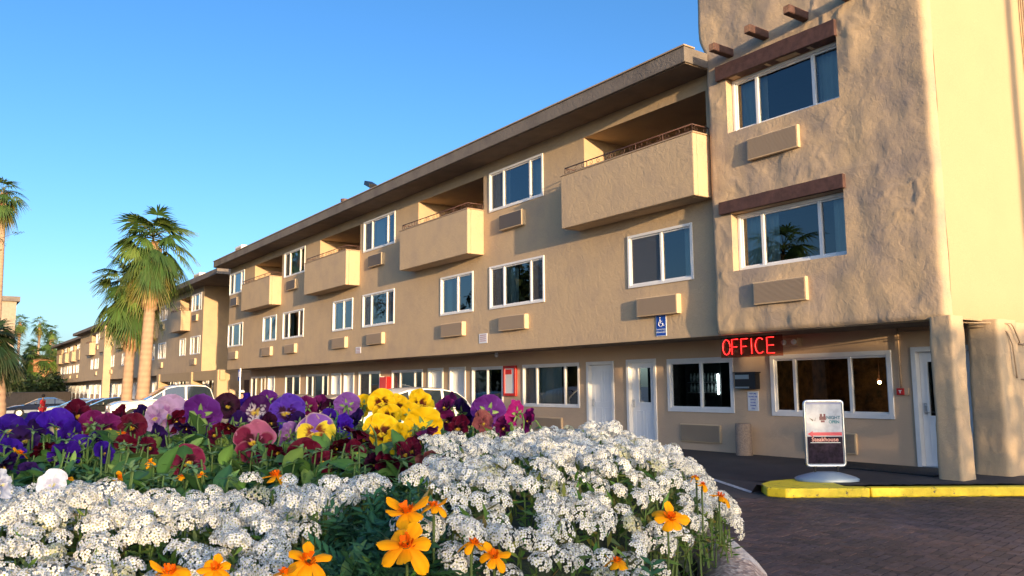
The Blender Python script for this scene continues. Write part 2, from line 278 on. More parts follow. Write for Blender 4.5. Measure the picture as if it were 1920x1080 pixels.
PANSIES=[
(1.3, -0.796, 1.5402, 0.0582, 'violet', 'f', 'deep violet pansy at the far left edge of the planter, below the parked cars'),
(1.38, -0.81, 1.538, 0.0599, 'violet', 's', 'deep violet pansy second from the left edge of the planter'),
(1.32, -0.736, 1.543, 0.0729, 'violeteye', 'f', 'large bright violet pansy with a small pale eye, left of the crimson pansies'),
(1.36, -0.722, 1.5602, 0.0501, 'wine', 's', 'dark wine pansy rising between violet blooms and the parked cars'),
(1.3, -0.671, 1.5493, 0.0496, 'magenta', 'b', 'crimson purple pansy just right of the dark wine one, under the black saloon'),
(1.26, -0.619, 1.5425, 0.0514, 'magenta', 's', 'crimson pansy under the front of the white pickup, left of its twin'),
(1.28, -0.595, 1.5447, 0.0505, 'wine', 'f', 'wine red pansy under the pickup wheel, above the small marigold'),
(1.24, -0.671, 1.5344, 0.0457, 'violet', 's', 'violet pansy half hidden below the large pale eyed violet one'),
(1.2, -0.714, 1.5293, 0.0489, 'dark', 'f', 'blackish violet pansy low on the left among leaves'),
(1.16, -0.661, 1.5196, 0.0382, 'wine', 'd', 'folded wine pansy low on the left between violet blooms'),
(1.12, -0.612, 1.5122, 0.0427, 'violet', 'd', 'drooping violet pansy above the white alyssum on the left'),
(1.16, -0.611, 1.5237, 0.0351, 'violet', 'b', 'small violet pansy seen from behind in the left leaves'),
(1.2, -0.604, 1.5254, 0.0379, 'violet', 'd', 'violet pansy drooping under the crimson pair'),
(1.16, -0.544, 1.5232, 0.0412, 'wine', 'b', 'wine pansy directly behind the small marigold on the left'),
(1.0, -0.617, 1.5094, 0.0395, 'dark', 'd', 'dark violet pansy bud cut by the left edge, above the white petal'),
(1.0, -0.586, 1.499, 0.0316, 'dark', 's', 'folded dark violet pansy just above the left alyssum'),
(0.8, -0.446, 1.5115, 0.0316, 'white', 'f', 'single white pansy hanging over the left alyssum'),
(0.8, -0.494, 1.5123, 0.0284, 'white', 's', 'white pansy cut off by the left edge of the photo'),
(1.38, -0.578, 1.5612, 0.0763, 'lilac', 'f', 'large pale lilac pansy in front of the white pickup door'),
(1.36, -0.594, 1.5549, 0.0447, 'lilac', 's', 'smaller pink lilac pansy tucked left of the large lilac one'),
(1.3, -0.534, 1.5516, 0.0376, 'wine', 'd', 'small wine pansy under the large lilac pansy'),
(1.34, -0.507, 1.5636, 0.0758, 'purple', 'b', 'deep purple pansy seen from behind, showing its green sepals, right of the lilac one'),
(1.42, -0.496, 1.5731, 0.0504, 'black', 'f', 'maroon black pansy between the purple back view and the violet group'),
(1.46, -0.479, 1.573, 0.0442, 'violet', 's', 'violet pansy partly hidden behind the white whiskered one'),
(1.36, -0.428, 1.5642, 0.0644, 'whisker', 'f', 'dark purple pansy with a white whiskered face'),
(1.48, -0.446, 1.58, 0.0467, 'purple', 'b', 'pale edged purple pansy behind the whiskered one'),
(1.36, -0.376, 1.5638, 0.068, 'violetdark', 'f', 'violet blue pansy with a dark maroon centre, left of the small crimson one'),
(1.44, -0.36, 1.5698, 0.0417, 'magenta', 'b', 'small crimson pansy between the violet blue and the maroon black blooms'),
(1.45, -0.345, 1.5713, 0.0382, 'magenta', 's', 'second small crimson pansy touching the first, above the two toned one'),
(1.42, -0.32, 1.5672, 0.0318, 'black', 's', 'tiny maroon black pansy left of the pale purple one'),
(1.4, -0.284, 1.5729, 0.0497, 'purplepale', 'b', 'soft purple pansy standing left of the yellow pansies'),
(1.14, -0.359, 1.5305, 0.0645, 'winelight', 'f', 'wine red pansy with pale pink upper petals and a yellow throat'),
(1.02, -0.403, 1.5131, 0.051, 'wineface', 'f', 'round crimson pansy with a yellow eye just above the alyssum'),
(1.22, -0.293, 1.5375, 0.0642, 'yellowpurple', 'f', 'two toned pansy with yellow face and purple upper petals'),
(1.27, -0.259, 1.5419, 0.0368, 'violeteye', 's', 'small bright violet blue pansy right of the two toned one'),
(1.24, -0.34, 1.532, 0.0375, 'lilacpurple', 's', 'lilac edged pansy left of the two toned one'),
(1.08, -0.273, 1.5144, 0.054, 'wine', 'b', 'wine pansy seen from behind with a green star of sepals, below the two toned one'),
(1.14, -0.244, 1.5195, 0.042, 'wine', 'd', 'folded dark wine pansy below the small violet blue one'),
(1.06, -0.217, 1.5035, 0.0335, 'black', 'd', 'maroon black pansy low in the centre above the alyssum'),
(1.14, -0.207, 1.5338, 0.063, 'wine', 'd', 'tall folded wine pansy in front of the yellow group'),
(1.42, -0.261, 1.5714, 0.0448, 'yellow', 'b', 'yellow pansy at the left end of the yellow group, seen from behind'),
(1.36, -0.218, 1.5767, 0.0519, 'yellow', 'f', 'topmost left yellow pansy with a brown eye'),
(1.4, -0.2, 1.5686, 0.0516, 'yellow', 'f', 'yellow pansy overlapping the topmost left one on its right'),
(1.33, -0.202, 1.5549, 0.0473, 'yellow', 'f', 'yellow pansy with a brown eye in the middle of the yellow group'),
(1.38, -0.172, 1.5582, 0.0436, 'yellow', 'b', 'yellow pansy seen from behind in the right half of the yellow group'),
(1.42, -0.159, 1.5724, 0.0542, 'yellow', 's', 'upper right yellow pansy against the white car'),
(1.18, -0.188, 1.5388, 0.0621, 'yellow', 'f', 'large golden yellow pansy with a dark eye beside the folded wine one'),
(1.15, -0.164, 1.5299, 0.0454, 'yellow', 's', 'lower golden pansy turned away, right of the large golden one'),
(1.24, -0.134, 1.5464, 0.0685, 'yellow', 'b', 'large lemon yellow pansy behind the two plum petals'),
(1.16, -0.132, 1.5335, 0.0534, 'plum', 'd', 'plum pansy with two upright petals in front of the lemon yellow bloom'),
(1.02, -0.15, 1.5041, 0.0483, 'wine', 'd', 'drooping wine pansy below the golden ones'),
(1.04, -0.175, 1.505, 0.0315, 'black', 'd', 'small maroon black pansy left of the drooping wine one'),
(1.0, -0.102, 1.512, 0.0382, 'faded', 'd', 'faded withered dusty red pansy hanging beside the right alyssum'),
(1.08, -0.133, 1.5189, 0.0313, 'wine', 's', 'small wine pansy between the plum and the drooping ones'),
(1.36, -0.113, 1.5689, 0.0519, 'magenta', 's', 'tall magenta pansy rising highest right of the yellow group'),
(1.3, -0.106, 1.5485, 0.0411, 'magenta', 'd', 'magenta pansy just below the tallest one'),
(1.4, -0.082, 1.5587, 0.0479, 'dark', 's', 'dark purple pansy at the rear of the white car'),
(1.34, -0.041, 1.5637, 0.0652, 'purple', 'b', 'bright purple pansy seen from behind, below the red cabinet'),
(1.3, -0.047, 1.5448, 0.0428, 'faded', 's', 'dusty pink pansy under the bright purple one'),
(1.36, 0.002, 1.5576, 0.0447, 'pinkmag', 's', 'glossy magenta pink pansy left of the last one on the right'),
(1.38, 0.025, 1.5444, 0.0399, 'pinkmag', 's', 'rightmost pansy, magenta pink above the alyssum'),
(1.1, -0.064, 1.5169, 0.0333, 'wine', 'd', 'dark red pansy low among stems left of the right alyssum'),
(1.06, -0.05, 1.509, 0.0251, 'wine', 'd', 'small dark red petals just above the right alyssum'),
(1.3, -0.384, 1.5472, 0.0342, 'black', 's', 'small blackish pansy between the whiskered and the wine blooms'),
(1.42, -0.684, 1.5552, 0.0411, 'wine', 's', 'small dark wine pansy peeping between the crimson pair and the pickup bumper'),
(1.42, -0.647, 1.5549, 0.0392, 'dark', 's', 'dark violet pansy just left of the pale lilac blooms'),
(1.24, -0.493, 1.5426, 0.0375, 'dark', 'd', 'nearly black violet pansy below the big purple back view'),
(1.2, -0.436, 1.5349, 0.0332, 'wine', 's', 'small wine pansy among leaves below the maroon black bloom'),
(1.3, -0.437, 1.5459, 0.0411, 'dark', 's', 'dark violet pansy below and left of the whiskered face'),
(1.2, -0.415, 1.544, 0.0316, 'wine', 'd', 'narrow wine pansy beside the leafy stems left of the pink and wine face'),
(1.32, -0.348, 1.5461, 0.0365, 'dark', 's', 'dark purple pansy between the violet blue and the two toned blooms'),
(1.36, -0.309, 1.5511, 0.0358, 'violet', 's', 'small violet pansy below the tiny maroon black one'),
(1.3, -0.252, 1.5504, 0.0376, 'dark', 's', 'blackish purple pansy touching the left yellow back view'),
(1.08, -0.309, 1.5174, 0.0341, 'wine', 'd', 'folded wine pansy right of the pink and wine bicoloured one'),
(1.04, -0.24, 1.5095, 0.0315, 'wine', 's', 'wine pansy beside the green star back view, low above the alyssum'),
(1.1, -0.209, 1.5151, 0.0362, 'wine', 's', 'wine pansy under the tall folded one'),
(1.06, -0.139, 1.5164, 0.0349, 'wine', 's', 'wine pansy between the golden bloom and the faded one'),
(1.26, -0.085, 1.5387, 0.0398, 'wine', 's', 'dark wine pansy under the two tall magenta ones'),
(1.28, -0.015, 1.5372, 0.0371, 'magenta', 'd', 'drooping magenta pansy beside the glossy pink one'),
(1.12, -0.681, 1.5198, 0.0368, 'violet', 's', 'violet pansy low at the left edge above the marigold'),
(1.26, -0.73, 1.5385, 0.0381, 'dark', 's', 'dark violet pansy between the two left violet blooms'),
(1.08, -0.536, 1.519, 0.0313, 'violet', 's', 'violet pansy among leaves above the left alyssum, under the crimson pair'),
(1.1, -0.486, 1.5241, 0.0304, 'wine', 's', 'small wine pansy left of the round crimson one'),
(1.2, -0.516, 1.5355, 0.0347, 'dark', 's', 'dark pansy below the small pink lilac one')]
MARIGOLDS=[
(0.605, -0.078, 1.5103, 0.0366, 'u', 'large orange marigold above its lower twin in the centre'),
(0.565, -0.073, 1.4937, 0.0379, 'f', 'largest golden marigold, the lower of the stacked pair'),
(0.625, -0.06, 1.5111, 0.0238, 's', 'side view marigold just right of the stacked pair'),
(0.6, -0.029, 1.4883, 0.0237, 's', 'orange marigold left of its close neighbour on the lower right alyssum'),
(0.6, -0.014, 1.4793, 0.0245, 'f', 'orange marigold right of its close neighbour on the lower right alyssum'),
(0.555, -0.136, 1.4858, 0.0336, 'f', 'golden marigold at the bottom edge, left of the stacked pair'),
(0.54, -0.148, 1.4817, 0.0213, 's', 'marigold cut by the bottom edge beside the golden one'),
(0.55, -0.196, 1.4825, 0.0224, 'f', 'orange marigold at the bottom edge among left alyssum'),
(0.54, -0.222, 1.4828, 0.0298, 'u', 'leftmost big marigold at the bottom edge'),
(0.93, -0.267, 1.5023, 0.0367, 's', 'marigold lying on the crest of the left alyssum'),
(1.0, -0.474, 1.4938, 0.0276, 's', 'small marigold behind the left alyssum, under the violet pansies'),
(1.2, -0.569, 1.5351, 0.0221, 's', 'tiny marigold under the pickup front among wine pansies'),
(1.1, -0.659, 1.5156, 0.0275, 's', 'small marigold near the left edge among dark pansies'),
(0.785, 0.148, 1.4759, 0.0351, 'f', 'marigold with hanging petals on the right alyssum slope'),
(0.685, 0.084, 1.4572, 0.0234, 's', 'small marigold low on the right alyssum'),
(0.905, 0.226, 1.4792, 0.0262, 's', 'marigold on the right rim in front of the parking line'),
(0.91, 0.2, 1.4994, 0.0144, 's', 'tiny marigold at the top of the right alyssum edge'),
(0.97, -0.388, 1.4983, 0.0191, 's', 'small marigold under the yellow eyed crimson pansy'),
(0.96, -0.363, 1.4998, 0.0152, 's', 'tiny marigold right under the yellow eyed crimson pansy'),
(0.95, -0.511, 1.4972, 0.015, 's', 'tiny marigold beside the white pansy'),
(1.02, -0.449, 1.5102, 0.0148, 'd', 'half open marigold bud between leaves left of the crimson pansy'),
(0.9, 0.206, 1.4925, 0.0178, 's', 'half hidden marigold between the two on the right rim')]
# ---------------------------------------------------------------- ground
Ym,Yt,Yg,Yb,Yf=12.95,12.75,14.2,12.37,12.05
def ss(a,b,x):
    t=min(1,max(0,(x-a)/(b-a))); return t*t*(3-2*t)
def zg(x): return -.38*ss(-40,-62,x)
def nz(x,y,z,s=1): return noise.noise(Vector((x*s,y*s,z*s)))
org(0,0,0)
mb=MB(); xs=[600,60,30,10,0,-10,-20,-30,-38,-42,-46,-50,-54,-58,-62,-80,-120,-200,-600]; ys=[-600,-60,0,10,20,60,600]
mb.v=[(x,y,zg(x)) for x in xs for y in ys]; mb.f=[(i*7+j,i*7+j+1,(i+1)*7+j+1,(i+1)*7+j) for i in range(len(xs)-1) for j in range(6)]
o=mb.build('parking_lot',M['asphalt']); tag(o,kind='structure')
# walkway by the building, ramping down to the lot
A=Vector((-7.35,9.85)); D=Vector((.575,.818)).normalized(); Nn=Vector((D.y,-D.x))  # paver boundary line; Nn to paver side
def side(x,y): return (Vector((x,y))-A).dot(Nn)
mb=MB(); gx=[-5.2-.1*i for i in range(60)]+[-11.2-.6*i for i in range(60)]
gx=[x for x in gx if x>-46]; gy=[10.0+.1*j for j in range(43)]
idx={}
def wz(x,y):
    a=ss(11.3,12.9,y) if x<-8.1 else 1.0
    if -8.9<x<-7.9: a=ss(11.3,12.9,y)*(1-ss(-8.9,-7.9,x))+ss(-8.9,-7.9,x)*1.0 if y>11.1 else ss(11.3,12.9,y)
    return .004+.124*a+zg(x)
for i,x in enumerate(gx):
    for j,y in enumerate(gy):
        idx[i,j]=len(mb.v); mb.v.append((x,y,wz(x,y)))
for i in range(len(gx)-1):
    for j in range(len(gy)-1):
        x,y=gx[i],gy[j]
        if x<-7.95 and y<11.2: continue
        if x>=-7.95 and side(x-.05,y+.05)>-.42: continue
        mb.f.append((idx[i,j],idx[i,j+1],idx[i+1,j+1],idx[i+1,j]))
o=mb.build('walkway',M['walk'],smooth=True); tag(o,kind='structure')
# brick pavers: herringbone blocks on the drive
mb=MB()
bw,bl=.10,.20; prng=random.Random(3)
Du=D; Nu=Nn
base=[(.058,.046,.054),(.075,.053,.058),(.046,.040,.050),(.092,.062,.063),(.062,.050,.062)]
# bed
def P2(u,v): return (A.x+Du.x*u+Nu.x*v, A.y+Du.y*u+Nu.y*v)
mb2=MB()
c=[P2(-30,0),P2(60,0),P2(60,40),P2(-30,40)]
mb2.add([(p[0],p[1],.004) for p in c],[(0,1,2,3)])
o=mb2.build('paved_drive_bed',mat('paver joint sand',(.015,.013,.014),.95)); tag(o,kind='structure')
s2=math.sqrt(.5)
def brick(p0,p1,z,col):
    # p in rotated herringbone frame (45 deg to kerb)
    g=.004
    x0,y0=p0[0]+g,p0[1]+g; x1,y1=p1[0]-g,p1[1]-g
    cs=[]
    for (a,b) in ((x0,y0),(x1,y0),(x1,y1),(x0,y1)):
        u=(a-b)*s2; v=(a+b)*s2; cs.append(P2(u,v))
    cu=[( (q[0]-A.x)*Nu.x+(q[1]-A.y)*Nu.y) for q in cs]
    if min(cu)<0.0 : return
    tx,ty=prng.uniform(-.0015,.0015),prng.uniform(-.0015,.0015)
    b=len(mb.v)
    for k,q in enumerate(cs):
        mb.v.append((q[0],q[1],z+(tx if k%2 else -tx))); mb.c.append(col)
    mb.f.append((b,b+1,b+2,b+3))
    for k in range(4):
        q=cs[k]; mb.v.append((q[0],q[1],.002)); mb.c.append(tuple(x*.6 for x in col))
    for k in range(4): mb.f.append((b+k,b+4+k,b+4+(k+1)%4,b+(k+1)%4))
camxy=Vector((0,0))
for i in range(-110,130):
    for j in range(-20,130):
        # herringbone: cell diag pattern
        k=(i-j)%4
        col=base[prng.randrange(5)]; q=prng.uniform(.7,1.3)*(1+.55*noise.noise(Vector((i*.045,j*.045,2)))); col=tuple(x*q for x in col)
        ctr=((i-j)*.1*s2,(i+j)*.1*s2)
        if ctr[0]<-2.5 or ctr[0]>8 or ctr[1]<-.2 or ctr[1]>8.5: continue
        z=.014+.003*prng.random()
        if k==0: brick((i*bw,j*bw),((i+2)*bw,(j+1)*bw),z,col)
        elif k==2: brick((i*bw,j*bw),((i+1)*bw,(j+2)*bw),z,col) if False else None
        if k==3: brick((i*bw,j*bw),((i+1)*bw,(j+2)*bw),z,col)
o=mb.build('paved_drive',M['paver'],fix=False); tag(o,kind='structure')
# border course of long bricks along the edge
# kerb island
def poly_slab(name,pts,z0,z1,m_,label,cat,bev=.02):
    org(pts[0][0],pts[0][1],z0); mb=MB(); mb.prism(pts,'z',z0,z1); o=mb.build(name,m_,bev=bev); tag(o,label,cat); return o
fr=lambda t,v=0:(A.x+Du.x*t+Nu.x*v,A.y+Du.y*t+Nu.y*v)
kp=[(-7.90,10.12),(-7.62,9.86),fr(.03,.0),fr(.95,0),fr(.95,-.17),(-7.42,11.12) ,(-8.0,11.16),(-8.07,10.5)]
kp=[(-7.92,10.13),(-7.60,9.84),fr(.06,0),fr(1.25,0),fr(1.25,-.18),fr(1.0,-.24),(-7.38,11.10),(-7.98,11.15),(-8.05,10.5)]
poly_slab('kerb',kp,0,.135,M['yellow'],'yellow painted kerb nose under the poster stand','kerb')
kp2=[fr(1.262,0),fr(9,0),fr(9,-.16),fr(1.262,-.18)]
poly_slab('kerb',kp2,0,.135,M['yellow'],'long yellow kerb beside the brick drive, right of the joint','kerb')
# road markings
def stripe(name,a,b,wd,label,cat='road marking',m_=None,z=.004):
    a=Vector(a);b=Vector(b);d=(b-a).normalized();n=Vector((-d.y,d.x))*wd/2
    org(a.x,a.y,z); mb=MB()
    K=24; vs=[]
    for k in range(K+1):
        p=a+(b-a)*k/K; e=.006*nz(p.x*9,p.y*9,1); vs+=[(p.x+n.x*(1+e*10),p.y+n.y*(1+e*10),z),(p.x-n.x*(1-e*8),p.y-n.y*(1-e*8),z)]
    mb.add(vs,[(2*k,2*k+1,2*k+3,2*k+2) for k in range(K)])
    o=mb.build(name,m_ or M['line']); o['kind']='structure'
stripe('parking_line',(-11.6,12.1),(-7.99,10.02),.10,'','')
stripe('parking_line',(-11.5,2.6),(-7.42,9.62),.09,'','')
for k in range(7):
    x=-15-2.9*k
    stripe('parking_line',(x,11.1),(x,5.6),.10,'','')
org(-10,12,.004); mb=MB(); mb.add([(-12.0,12.7,.012),(-10.2,12.2,.012),(-8.4,10.9,.008),(-8.5,10.6,.008),(-11.2,11.4,.008)],[(0,1,2,3,4)])
# ---------------------------------------------------------------- walls with holes
def wall(mb,x0,x1,z0,z1,Y,holes,step=None,disp=0,rev=.12,axis='y',sgn=1,edge=None,seed=0):
    """wall in plane Y (axis y) or X (axis x); holes (a0,a1,b0,b1)"""
    def lin(a,b,cuts):
        pts=sorted(set([a,b]+[c for c in cuts if a<c<b]))
        if not step: return pts
        out=[]
        for p,q in zip(pts,pts[1:]):
            n=max(1,round((q-p)/step)); out+=[p+(q-p)*k/n for k in range(n)]
        return out+[pts[-1]]
    X=lin(x0,x1,[h[0] for h in holes]+[h[1] for h in holes]); Z=lin(z0,z1,[h[2] for h in holes]+[h[3] for h in holes])
    base=len(mb.v); nZ=len(Z)
    def pos(x,z,d): return (x,Y+d,z) if axis=='y' else (Y+d,x,z)
    for x in X:
        for z in Z:
            d=0
            if disp:
                rg=max(0,.10-abs(nz(x*2.1+nz(x*3,z*3,1)*.8,z*1.7+seed,4)))/.10; d=disp*(1.3*nz(x*.9+seed,z*.7,Y)+.8*nz(x*2.2,z*1.8,Y+seed)+.20*nz(x*5,z*3.5,Y)-.8*rg*max(0,nz(x*.8,z*.8,9)+.3)+.08*nz(x*11,z*8,Y))
                g=1
                for h in holes:
                    dx=max(h[0]-x,0,x-h[1]); dz=max(h[2]-z,0,z-h[3]); g=min(g,math.hypot(dx,dz)/.25)
                d*=min(1,g)
            if edge: d+=edge(x,z)
            mb.v.append(pos(x,z,d*sgn))
    for i in range(len(X)-1):
        for j in range(nZ-1):
            cx,cz=(X[i]+X[i+1])/2,(Z[j]+Z[j+1])/2
            if any(h[0]<cx<h[1] and h[2]<cz<h[3] for h in holes): continue
            a=base+i*nZ+j; mb.f.append((a,a+1,a+nZ+1,a+nZ))
    for h in holes:
        r=h[4] if len(h)>4 else rev
        a,b,c_,d_=h[:4]
        for (p,q) in (((a,c_),(a,d_)),((a,d_),(b,d_)),((b,d_),(b,c_)),((b,c_),(a,c_))):
            mb.add([pos(p[0],p[1],0),pos(q[0],q[1],0),pos(q[0],q[1],r),pos(p[0],p[1],r)],[(0,1,2,3)])
def window(x0,x1,z0,z1,Y,par,mull,screens=(0,),curt=((0,1),),cm='curtain',room='room',deep=1.3,fy=-.028,t=.062,label=None,cseed=0):
    w_=x1-x0
    mb=MB(); mb.ring(x0,x1,z0,z1,t,Y+fy,Y+.07)
    st=.035; mb.ring(x0+t,x1-t,z0+t,z1-t,st,Y+.012,Y+.055)
    edges=[0]+list(mull)+[1]
    for q in mull:
        x=x0+w_*q; mb.box(x-.033,x+.033,Y-.006,Y+.06,z0+t+.001,z1-t-.001)
    fr_=mb.build('window',M['white'],par,bev=.006)
    if label: fr_['label']=label
    mb=MB(); mb.quad((x0+t,Y+.038,z0+t),(x1-t,Y+.038,z0+t),(x1-t,Y+.038,z1-t),(x0+t,Y+.038,z1-t)); mb.build('pane',M['glass'],fr_,fix=False)
    for s_ in screens:
        a=x0+w_*edges[s_]+.05; b=x0+w_*edges[s_+1]-.04
        mb=MB(); mb.quad((a,Y+.024,z0+t+.02),(b,Y+.024,z0+t+.02),(b,Y+.024,z1-t-.02),(a,Y+.024,z1-t-.02)); mb.build('insect_screen',M['screen'],fr_,fix=False)
    mb=MB()
    for (a,b) in curt:
        xa,xb=x0+t+(w_-2*t)*a,x0+t+(w_-2*t)*b; n=max(6,int((xb-xa)/.022)); vs=[]
        for k in range(n+1):
            x=xa+(xb-xa)*k/n; y=Y+.20+.028*math.sin(x*58+cseed)+.012*math.sin(x*23+1)
            vs+=[(x,y,z0+.02),(x,y,z1-.02)]
        mb.add(vs,[(2*k,2*k+2,2*k+3,2*k+1) for k in range(n)])
    if curt: mb.build('curtain',M[cm],fr_,smooth=True,fix=False)
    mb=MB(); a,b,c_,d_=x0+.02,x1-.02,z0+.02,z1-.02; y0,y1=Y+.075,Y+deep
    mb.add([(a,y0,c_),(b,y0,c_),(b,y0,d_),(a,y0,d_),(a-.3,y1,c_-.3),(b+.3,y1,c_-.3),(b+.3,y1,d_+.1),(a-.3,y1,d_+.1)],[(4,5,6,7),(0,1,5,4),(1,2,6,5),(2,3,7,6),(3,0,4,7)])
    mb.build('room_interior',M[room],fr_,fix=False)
    return fr_
def hole(x0,x1,z0,z1,e=.03): return (x0+e,x1-e,z0+e,z1-e,.07)
def ac_unit(x0,x1,z0,z1,Y,par,d=.13,dark=False,label=None):
    mb=MB(); mb.box(x0,x1,Y-d,Y+.02,z0,z1); o=mb.build('air_conditioner',M['ac'],par,bev=.008)
    if label: o['label']=label
    mb=MB(); mb.box(x0+.025,x1-.025,Y-d-.008,Y-d+.002,z0+.025,z1-.025); mb.build('grille',M['louvre_dark' if dark else 'louvre'],o)
    return o
def door(x0,x1,z0,z1,Y,par,glass=None,hand='l',recess=.09,label=None,panels=True):
    """x0..x1 outer frame"""
    t=.085
    mb=MB(); mb.box(x0,x0+t,Y-.03,Y+recess+.04,z0,z1); mb.box(x1-t,x1,Y-.03,Y+recess+.04,z0,z1); mb.box(x0+t,x1-t,Y-.03,Y+recess+.04,z1-t,z1)
    fr_=mb.build('door',M['white'],par,bev=.006)
    if label: fr_['label']=label
    a,b,c_,d_=x0+t+.004,x1-t-.004,z0+.03,z1-t-.004; y=Y+recess
    mb=MB()
    if glass:
        g0,g1,g2,g3=glass
        mb.box(a,g0,y,y+.045,c_,d_); mb.box(g1,b,y,y+.045,c_,d_); mb.box(g0,g1,y,y+.045,c_,g2); mb.box(g0,g1,y,y+.045,g3,d_)
        mb.ring(g0-.035,g1+.035,g2-.035,g3+.035,.045,y-.016,y+.01)
    else: mb.box(a,b,y,y+.045,c_,d_)
    if panels:
        zt=(glass[2]-.12) if glass else c_+.95
        ww=(b-a)
        for (pa,pb) in ((a+.12*ww,a+.45*ww),(a+.55*ww,a+.88*ww)):
            mb.ring(pa,pb,c_+.14,zt-.08,.022,y-.007,y+.002)
            if not glass: mb.ring(pa,pb,zt+.04,d_-.14,.022,y-.007,y+.002)
    mb.build('door_leaf',M['door'],fr_,bev=.003)
    if glass:
        mb=MB(); mb.quad((g0,y+.02,g2),(g1,y+.02,g2),(g1,y+.02,g3),(g0,y+.02,g3)); mb.build('pane',M['glass'],fr_,fix=False)
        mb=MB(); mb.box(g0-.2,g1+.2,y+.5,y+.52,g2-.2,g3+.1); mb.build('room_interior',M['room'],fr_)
    hx=a+.07 if hand=='l' else b-.07
    mb=MB(); mb.box(hx-.025,hx+.025,y-.02,y,z0+.92,z0+1.12); mb.tube([(hx,y-.02,z0+.96),(hx,y-.06,z0+.96),(hx+(.09 if hand=='l' else -.09),y-.065,z0+.96)],.011)
    mb.sphere((hx,y-.02,z0+1.08),.022); mb.build('door_handle',M['metal'],fr_)
    mb=MB(); mb.box(a,b,Y-.03,y+.06,z0-.0,z0+.028); mb.build('threshold',M['metal'],fr_)
    return fr_
def rail(x0,x1,y0,y1,z,par,h=.17):
    """low iron rail with scrolls on top of a parapet: front run and right return"""
    mb=MB()
    def run(p,q):
        p=Vector(p);q=Vector(q);L_=(q-p).length;d=(q-p)/L_
        mb.tube([p+Vector((0,0,h)),q+Vector((0,0,h))],.014,6); mb.tube([p+Vector((0,0,.03)),q+Vector((0,0,.03))],.008,5)
        n=max(1,round(L_/.85))
        for k in range(n+1):
            a=p+d*L_*k/n; mb.tube([a,a+Vector((0,0,h))],.011,5)
        n2=max(1,round(L_/.28))
        for k in range(n2):
            c_=p+d*L_*(k+.5)/n2
            pts=[]
            for j in range(15):
                t=j/14; ang=t*2*math.pi*1.0*(1 if k%2 else -1)+math.pi/2; r_=.012+.052*t
                pts.append(c_+d*math.cos(ang)*r_*1.3+Vector((0,0,h/2+.01+math.sin(ang)*r_)))
            mb.tube(pts,.0065,4,caps=False)
    run((x0,y0,z),(x1,y0,z)); run((x1,y0,z),(x1,y1,z)); run((x0,y1,z),(x0,y0,z))
    return mb.build('railing',M['rail'],par,smooth=True)
def balcony(x0,x1,Yw,Yo,par,z0=5.43,z1=6.75,label=None,rl=True,m_='stucco'):
    mb=MB(); t=.12
    n=int((x1-x0)/.12)
    mb.box(x0,x1,Yo,Yo+t,z0,z1); mb.box(x1-t,x1,Yo+t,Yw,z0,z1); mb.box(x0,x0+t,Yo+t,Yw,z0,z1); mb.box(x0+t,x1-t,Yo+t,Yw,z0,z0+.15)
    o=mb.build('balcony',M[m_],par,bev=.02)
    if label: o['label']=label
    mb=MB(); mb.box(x0-.015,x1+.015,Yo-.015,Yo+t+.01,z1,z1+.025); mb.box(x1-t,x1+.015,Yo+t+.01,Yw-.003,z1,z1+.025); mb.build('cap',M['conduit'],o)
    if rl: rail(x0+.1,x1-.06,Yo+.06,Yw-.02,z1+.025,o)
    return o
def recess(x0,x1,z0,z1,Y,d,par,m_='stucco'):
    """the room-deep loggia behind a balcony opening"""
    mb=MB(); y1=Y+d; e=0
    mb.quad((x0,Y,z0),(x0,y1,z0),(x0,y1,z1),(x0,Y,z1)); mb.quad((x1,Y,z0),(x1,Y,z1),(x1,y1,z1),(x1,y1,z0))
    mb.quad((x0,Y,z1),(x0,y1,z1),(x1,y1,z1),(x1,Y,z1)); mb.quad((x0,y1,z0),(x1,y1,z0),(x1,y1,z1),(x0,y1,z1)); mb.quad((x0,Y,z0),(x1,Y,z0),(x1,y1,z0),(x0,y1,z0))
    lg=mb.build('loggia',M[m_],par,fix=False)
    a=x0+(x1-x0)*.42; b=x1-.25
    mb=MB(); mb.ring(a,b,z0+.02,z0+1.98,.07,y1-.06,y1-.004); mb.box((a+b)/2-.03,(a+b)/2+.03,y1-.05,y1-.006,z0+.09,z0+1.91)
    sd=mb.build('patio_door',M['white'],lg)
    mb=MB(); mb.quad((a+.07,y1-.03,z0+.09),(b-.07,y1-.03,z0+.09),(b-.07,y1-.03,z0+1.91),(a+.07,y1-.03,z0+1.91))
    lg2=mb.build('patio_pane',M['glass'],lg,fix=False)
    mb=MB(); mb.box(a+.07,b-.07,y1-.018,y1-.01,z0+.09,z0+1.91); mb.build('patio_backing',M['room'],lg)  # dark sheet close behind the glass in place of a room
# ---------------------------------------------------------------- main wing
MWL=(-28,14,0)
wing=thing('motel_building','three storey tan stucco motel wing with cantilevered balconies and a rough adobe corner block','building',MWL)
XL,XR=-45.1,-10.9
P=8.585
wins=[]; holes=[]
mb=MB()
big=[]; small=[]
for k in range(4):
    x0=-19.37-P*k; x1=x0+2.6
    big+= [(x0,x1,3.79,5.03),(x0,x1,6.63,7.81)]
    xs0=-13.59-P*k
    small.append((xs0 if k else -13.59, xs0+(1.98 if k==0 else 1.93),3.81,5.03))
ops=[(-15.09-P*k,-11.1-P*k,5.58,7.79) for k in range(4)]
ops[0]=(-15.09,-11.12,5.58,7.79)
holes=[hole(*b) for b in big+small]+[(a,b,c_,d_,.004) for a,b,c_,d_ in ops]
wall(mb,XL,XR,2.60,8.14,Ym,holes,step=None)
